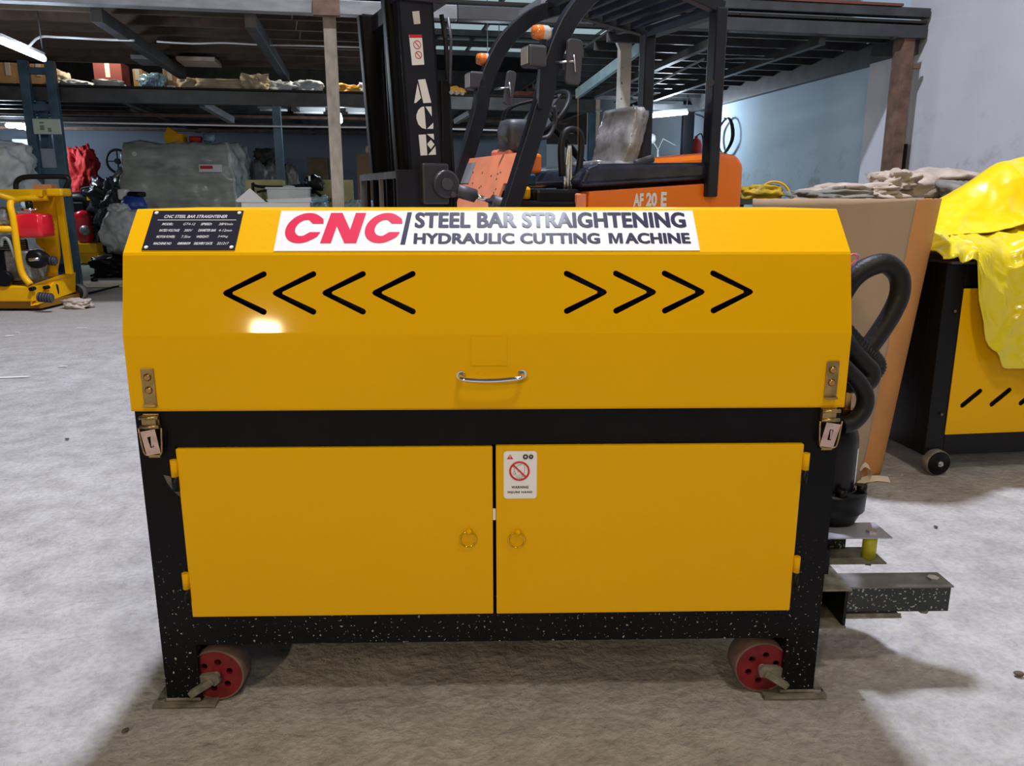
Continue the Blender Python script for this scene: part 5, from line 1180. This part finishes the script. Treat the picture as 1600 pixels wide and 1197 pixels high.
# upright frame
MB().prism([K(-60, 296, .4), K(78, 296, .4), K(78, 308, .4), K(-60, 308, .4)], .25, .55, lambda p, q_, s: (p, s, q_)).build('top_frame', YEL2, t, .01)
a = T3(84, 299, .3); MB().box(a[0] - .06, a[0] + .11, a[1] - .05, a[1] + .15, a[2] - .05, a[2] + .03).build('frame_lug', YEL2, t, .02)
MB().prism([K(60, 308, .5), K(88, 308, .5), K(94, 400, .5), K(88, 432, .5), K(72, 432, .5), K(80, 400, .5), K(58, 380, .5), K(48, 320, .5)], .48, .51, lambda p, q_, s: (p, s, q_)).build('back_plate', YEL2, t)
MB().beam(T3(92, 306, .45), T3(109, 428, .55), .07, .05, (0, 1, 0)).build('side_rail', YEL2, t, .005)
MB().tube([T3(48, 445, .0), T3(36, 430, .0), T3(30, 410, .0), T3(25, 375, 0), T3(20, 340, 0), T3(16, 322, 0), T3(20, 313, .05), T3(40, 310, .2), T3(75, 309, .35)], .034, 10, sub=4).build('tube_frame', YEL2, t)
MB().tube([T3(-40, 312, -.1), T3(-10, 304, -.05), T3(10, 308, 0), T3(24, 312, .05)], .030, 10, sub=3).build('tube_frame', YEL2, t)
MB().tube([T3(-60, 358, -.1), T3(-10, 358, 0), T3(22, 358, 0)], .034, 10).build('cross_tube', YEL2, t)
# engine and tank
a = T3(51, 352, .15)
tk = MB().blob(a, (.19, .16, .145), 3, .0, 1, 4, .78, 0).build('fuel_tank', REDT, t); b_ = T3(46, 325, .15); MB().cyl((b_[0], b_[1], b_[2] - .03), (b_[0], b_[1], b_[2] + .0), .075, n=20).build('tank_collar', CHR, tk); MB().cyl((b_[0], b_[1], b_[2]), (b_[0], b_[1], b_[2] + .07), .035, n=14).build('tank_cap', BLKP, tk)
a = T3(38, 408, .2); MB().box(a[0] - .14, a[0] + .12, .08, .34, a[2] - .20, a[2] + .12).build('crankcase', CASTG, t, .03, 3)
for k in range(7): MB().box(a[0] - .20, a[0] - .02, .06, .30, a[2] + .13 + k * .022, a[2] + .138 + k * .022).build('cooling_fin', CASTG, t)
a = T3(55, 405, .08); MB().lathe([(.001, -.03), (.06, -.03), (.095, -.01), (.10, .06)], a, 24, 'y').build('fan_cover', BLKP, t); MB().cyl((a[0], a[1] - .1, a[2]), (a[0] + .10, a[1] - .1, a[2] + .01), .018, n=8).build('shaft', STEEL, t)
a = T3(8, 412, .1); MB().box(a[0] - .25, a[0] + .10, .1, .4, a[2] - .2, a[2] + .25).build('engine_housing', BLKP, t, .03)
a = T3(8, 435, .0); MB().cyl((a[0], -.04, a[2]), (a[0], .02, a[2]), .08, n=18).build('pulley', BLKP, t)
MB().tube([T3(2, 385, 0), T3(4, 374, 0), T3(12, 374, 0), T3(20, 392, 0), T3(24, 405, 0)], .018, 8, sub=4).build('fuel_line', mat('grey_green_hose', (.22, .24, .20), .5), t)
a = T3(5, 340, .1); MB().blob(a, (.12, .1, .10), 9, .15, 2, 3, .4, .5).build('air_filter', CASTG, t)
MB().tube([T3(x, y, .5) for x, y in ((25, 296), (26, 284), (38, 277), (70, 276), (98, 276), (107, 279), (106, 288), (100, 298))], .027, 10, sub=4).build('carrying_handle', RUB, t)
label(kbox(MB(), 52, 288, 80, 296, .4, .5).build('handle_pad', mat('terracotta_pad', (.50, .20, .07), .7), t), 'terracotta pad under the handle')
for x, y, d, R in ((121, 455, .85, .098),):
    a = T3(x, y, d); w_ = MB().lathe([(.001, -.045), (R * .72, -.05), (R * .75, -.03), (R, -.03), (R, .04), (.001, .045)], (a[0], a[1], R), 28, 'y').build('transport_wheel', RUB, t)
    w_.rotation_euler = (0, 0, 0); MB().lathe([(R * .86, -.034), (R * 1.01, -.032), (R * 1.015, .042), (R * .86, .045)], (a[0], a[1], R), 28, 'y').build('tyre', mat('grey_tyre', (.22, .21, .20), .7), w_); MB().cyl((a[0], a[1] - .056, R), (a[0], a[1] - .04, R), .032, n=6, smooth=False).build('hub_cap', mat('red_orange_hub', (.55, .10, .03), .5), w_)
# third compactor handle etc
# floor scraps near it
sack('crumpled_rag', 'crumpled pale rag on the floor below the compactor wheel', 'rag', 121, 474, ground(121, 481).y, 44, 16, SACK, 71, .25, z=0)
c_board = thing('flattened_carton', 'flattened pale carton on the floor right of the compactor wheel', 'carton', ground(150, 447), .15)
MB().box(-.42, .55, -.18, .55, .002, .02).build('sheet', PAPER, c_board)
o = MB().box(-.1, .42, -.05, .08, .0215, .04).build('flap', PAPER, c_board)
q = ground(148, 442); o = MB().lathe([(.001, 0), (.045, .005), (.05, .03), (.03, .06), (.001, .065)], (0, 0, 0), 12).build('dark_plug', BLKP); o.location = (q.x, q.y, .02); tag(o, 'small dark plug lying on the flattened carton', 'plug')
o = MB().tube([ground(x, y) + Vector((0, 0, .012)) for x, y in ((128, 462), (150, 457), (178, 450), (200, 446))], .012, 6, sub=3).build('black_cable', BLKP); tag(rebase(o, ground(128, 462)), 'thin black cable on the floor right of the compactor wheel', 'cable')
for k, (x, y, a_, b2, lb, rz_) in enumerate(((18, 590, .11, .018, 'long white paper scrap on the floor at the left edge', .15), (98, 573, .03, .012, 'short white paper scrap on the floor left of the hood', 0), (15, 525, .035, .02, 'small white crumb scrap furthest left on the floor', .3), (1395, 1150, .0, .0, '', 0), (27, 520, .02, .012, 'tiny white scrap beside the furthest left crumb', 0), (128, 513, .045, .012, 'faint beige scrap on the floor near the hood corner', .1))):
    if not a_: continue
    q = ground(x, y); o = MB().prism([(-a_, -b2), (a_ * .9, -b2 * .6), (a_, b2 * .8), (-a_ * .7, b2)], 0, .004, lambda p, q_, s: (p, q_, s)).build('paper_scrap', SCRAP); o.location = (q.x, q.y, .0); o.rotation_euler = (0, 0, rz_); tag(o, lb, 'scrap')
for k, (x, y, r_, lb) in enumerate(((105, 687, .008, 'dark pebble on the floor left of the latch'), (196, 1143, .006, 'dark pebble in the shadow edge at the lower left'), (1462, 824, .006, 'tiny dark pebble on the bright floor at the right'), (1592, 1055, .009, 'dark sliver of stone near the right edge'))):
    q = ground(x, y); o = MB().blob((0, 0, r_ * .5), (r_ * 1.4, r_, r_ * .6), 80 + k, .1, 1, 2, .3, .2).build('pebble', mat('dark_stone', (.10, .07, .05), .8)); o.location = (q.x, q.y, .0); o.rotation_euler = (0, 0, k); tag(o, lb, 'pebble')

# ================================================================ BACKGROUND ITEMS, CENTRE
bench = thing('long_bench', 'long dark work bench behind the machine carrying cartons and a tub', 'bench', (*B(-.6, 10.4).xy, 0), BETA)
MB().box(-2.0, 2.2, -.5, .5, .90, .95).build('top', BEAMD, bench)
for x in (-1.9, 2.1):
    for y in (-.45, .45): MB().box(x - .03, x + .03, y - .03, y + .03, -.003, .90).build('leg', BEAMD, bench)
def citem(lab, x0, x1, y0, y1, v, m, name='carton', cat='carton', zb=.95, dep=.4, tape=False): return carton(name, lab, cat, x0, x1, y0, y1, v, m, zb, dep, tape)
t = citem('olive carton behind the white tub', 384, 442, 281, 322, 10.5, CRATE)
t = citem('olive carton with dark print left of the rusty post', 485, 552, 281, 322, 10.5, CRATE)
mb = MB(); onto(mb, text('4N2', -.10, .12, .16, .21, .03, thick=.002), frame((0, -.203, 0), (1, 0, 0), (0, 0, 1))); mb.build('print', INKK, t)
a = BP(416, 310, 10.0); b_ = BP(484, 310, 10.0)
t = thing('white_tub', 'translucent white plastic tub standing behind the hood', 'tub', B((a[0] + b_[0]) / 2, 10.2, .95), BETA); w_ = (b_[0] - a[0]); hh = BP(450, 293, 10.0)[1] - .95
MB().prism([(-w_ / 2 * .94, 0), (w_ / 2 * .94, 0), (w_ / 2, hh), (-w_ / 2, hh)], -.14, .14, lambda p, q_, s: (p, s, q_)).build('tub_body', mat('milky_plastic', (.50, .54, .57), .35), t, .02)
MB().box(-w_ / 2 - .012, w_ / 2 + .012, -.155, .155, hh - .02, hh + .005).blob((0, 0, hh + .01), (.08, .05, .02), 1, 0, 1, 2, .3, 0).build('tub_rim', mat('milky_plastic', (.5, .54, .57)), t, .006)
u_, z_ = BP(385, 312, 9.7)
t = thing('opened_white_box', 'opened white box with a raised flap behind the hood', 'box', B(u_ + .22, 9.95, .95), BETA)
zz = BP(385, 316, 9.7)[1] - .95; MB().box(-.30, .48, -.1, .12, 0, zz).build('box_body', WHTL, t)
MB().add([(-.34, -.12, zz), (-.02, -.12, zz), (-.19, -.12, zz + .16), (-.36, -.12, zz + .02)], [(0, 1, 2, 3)]).add([(.02, -.12, zz), (.50, -.12, zz), (.50, -.10, zz + .055), (-.02, -.10, zz + .03)], [(0, 1, 2, 3)]).build('flap', WHTL, t)
def bsack(lab, x0, x1, y0, y1, v, m, seed, name='plastic_bag', cat='bag', amp=.2, zb=None):
    a = BP(x0, (y0 + y1) / 2, v); b_ = BP(x1, (y0 + y1) / 2, v); zt_ = BP(x0, y0, v)[1]; z0_ = zb if zb is not None else BP(x0, y1, v)[1]; w_ = (b_[0] - a[0]) / 2; h_ = (zt_ - z0_) / 2
    o = MB().blob((0, 0, h_ * .86), (w_, min(.4, w_ * .7), h_), seed, amp, 1.8, 4, .5, .7, flat=-.86).build(name, m); o.location = B((a[0] + b_[0]) / 2, v, z0_); o.rotation_euler = (0, 0, BETA); return tag(o, lab, cat)
bsack('pale blue plastic bag between the white tub and the rusty post', 484, 514, 303, 325, 10.0, BFILM, 91, zb=.95)
bsack('grey-green plastic bag just right of the rusty post', 538, 562, 310, 325, 10.0, mat('grey_green_film', (.20, .28, .27), .3, var=.3, bump=.6, bscale=12), 92, zb=.95)
bsack('clear plastic bag left of the load backrest', 558, 584, 309, 325, 10.1, BFILM, 93, zb=.95)
# dark engine with roll bars on the bench behind
t = thing('black_engine_frame', 'black engine frame with bent bars behind the white tub', 'engine', B(BP(450, 300, 10.25)[0], 10.35, .95), BETA)
u0_ = BP(450, 300, 10.25)[0]
def E(px, py): a = BP(px, py, 10.25); return (a[0] - u0_, 0, a[1] - .95)
MB().tube([E(x, y) for x, y in ((396, 310), (393, 286), (400, 291), (440, 292), (480, 289), (486, 296), (500, 305), (512, 318))], .018, 7, sub=4).build('bent_bar', BLKP, t)
MB().tube([E(x, y) for x, y in ((400, 300), (420, 297), (470, 296), (490, 302))], .014, 7, sub=3).build('bent_bar', BLKP, t)
a = E(489, 283); MB().blob((a[0], 0, a[2] - .02), (.12, .1, .10), 3, .2, 2, 3, .4, .6).build('engine_block', BLKP, t); MB().cyl((a[0] - .04, -.1, a[2]), (a[0] - .04, -.1, a[2] + .06), .012).build('spark_plug', WHTL, t)
MB().box(-.45, .45, -.08, .08, 0, .1).build('base', BLKP, t)
# far cartons & heaps on a rack against back
rk = thing('low_rack', 'low dark rack against the back wall carrying cartons and wrapped heaps', 'rack', (*B(-.9, 15.4).xy, 0), BETA)
MB().box(-1.0, 3.4, -.5, .6, .98, 1.04).build('shelf', BEAMD, rk)
for x in (-.9, .9, 3.3):
    for y in (-.4, .5): MB().box(x - .04, x + .04, y - .04, y + .04, -.003, .98).build('post', BEAMD, rk)
citem('tall dark brown carton with white labels left of the rusty post', 481, 512, 246, 272, 15.0, KRAFTD, zb=1.45, dep=.5)
citem('dark brown carton supporting the tall one left of the rusty post', 478, 514, 272, 300, 14.9, KRAFTD, zb=1.04, dep=.6)
citem('brown carton on the rack right of the rusty post', 557, 585, 240, 264, 15.0, mat('mid_brown_carton', (.20, .11, .06), .8), zb=1.04, dep=.5)
t = citem('orange-brown carton on the rack beside the forklift mast', 590, 612, 228, 264, 15.0, mat('amber_carton', (.26, .13, .03), .8), zb=1.04, dep=.5)
for k, x in enumerate((574, 580)):
    q = B(BP(x, 236, 15.1)[0], 15.2, BP(571, 240, 15.0)[1]); o = MB().cyl((0, 0, 0), (0, 0, .12), .03, n=12).cyl((0, 0, .12), (0, 0, .14), .02, n=10).build('yellow_can', mat('pale_yellow_can', (.70, .60, .25), .3)); o.location = q; tag(o, ['left one of two small yellow cans on the brown carton', 'right one of two small yellow cans on the brown carton'][k], 'can', 'yellow cans')
bsack('large heap in grey plastic left of the blue-grey post', 396, 440, 243, 300, 14.8, mat('grey_film_heap', (.10, .115, .115), .25, var=.5, bump=1, bscale=6, coat=.4), 94, 'wrapped_heap', 'heap', zb=1.04)
bsack('smaller heap in grey plastic right of the blue-grey post', 440, 466, 250, 300, 14.9, mat('dull_film_heap', (.12, .115, .10), .3, var=.5, bump=1, bscale=6), 95, 'wrapped_heap', 'heap', zb=1.04)
bsack('dark bundle crowning the grey plastic heap', 396, 432, 228, 246, 15.1, DARK if False else mat('charcoal_bundle', (.03, .03, .03), .8), 96, 'dark_bundle', 'bundle', zb=1.75)
# red and white thing beside far pillar; thin pillar
u_, _ = BP(1072, 250, 14.0)
t = thing('dark_door_post', 'dark upright post in front of the pale room', 'post', B(u_, 14.0), BETA); MB().box(-.10, .10, -.06, .06, -.003, 2.70).build('shaft', BLKP, t, .004); MB().box(-.14, .14, -.1, .1, -.003, .01).build('base_plate', BEAMD, t)
o = MB().box(-1.1, .9, -.05, .05, 0, .10).build('lintel_beam', BEAMD); o.location = B(u_ - .0, 13.9, BP(1040, 168, 13.9)[1] - .05); o.rotation_euler = (0, 0, BETA); tag(o, 'dark lintel beam over the pale room opening', 'beam')
u_, z_ = BP(1087, 232, 14.3)
t = thing('fire_extinguisher', 'red extinguisher-like cylinder at the edge of the pale room', 'extinguisher', B(u_, 14.3, z_ - .32), BETA)
MB().lathe([(.001, 0), (.10, 0), (.11, .03), (.11, .38), (.08, .46), (.03, .50), (.03, .54), (.001, .54)], (0, 0, 0), 20).build('cylinder', REDF, t); MB().tube([(0, 0, .54), (.1, 0, .58), (.14, 0, .4), (.13, 0, .2)], .012, 6, sub=3).build('hose', RUB, t)
o = MB().box(-.2, .3, -.2, .2, -.003, BP(1087, 232, 14.3)[1] - .33).build('red_stand', BEAMD); o.location = B(u_, 14.3, 0); o.rotation_euler = (0, 0, BETA); tag(o, 'dark box stand under the red cylinder', 'stand')
conduit('wall_cable', 'black cable drooping down the end of the blue wall', [(1085, 178, 13.6), (1100, 184, 13.6), (1107, 200, 13.6), (1105, 220, 13.6)], .015, RUB)
u_, z_ = BP(1020, 225, 15.0)
t = thing('desk_lamp', 'pale angled desk lamp in the pale room', 'lamp', B(u_, 15.0, 1.2), BETA)
def G(px, py): a = BP(px, py, 15.0); return (a[0] - u_, 0, a[1] - 1.2)
MB().tube([G(1018, 218), G(1028, 234), G(1036, 217), G(1056, 228)], .014, 6).build('arm', PIPE, t); a = G(1018, 217); MB().blob(a, (.09, .07, .10), 1, 0, 1, 2, .2, 0).build('shade', WHTL, t); MB().cyl((G(1028, 234)[0], 0, G(1028, 234)[2]), (G(1028, 234)[0], 0, 0), .02).build('stem', PIPE, t)
o = MB().box(-.8, .45, -.4, .4, -.003, 1.2).build('far_cabinet', mat('white_panel', (.42, .46, .52)), None, .01); o.location = B(u_, 15.1, 0); o.rotation_euler = (0, 0, BETA); tag(o, 'low white cabinet in the pale room', 'cabinet')
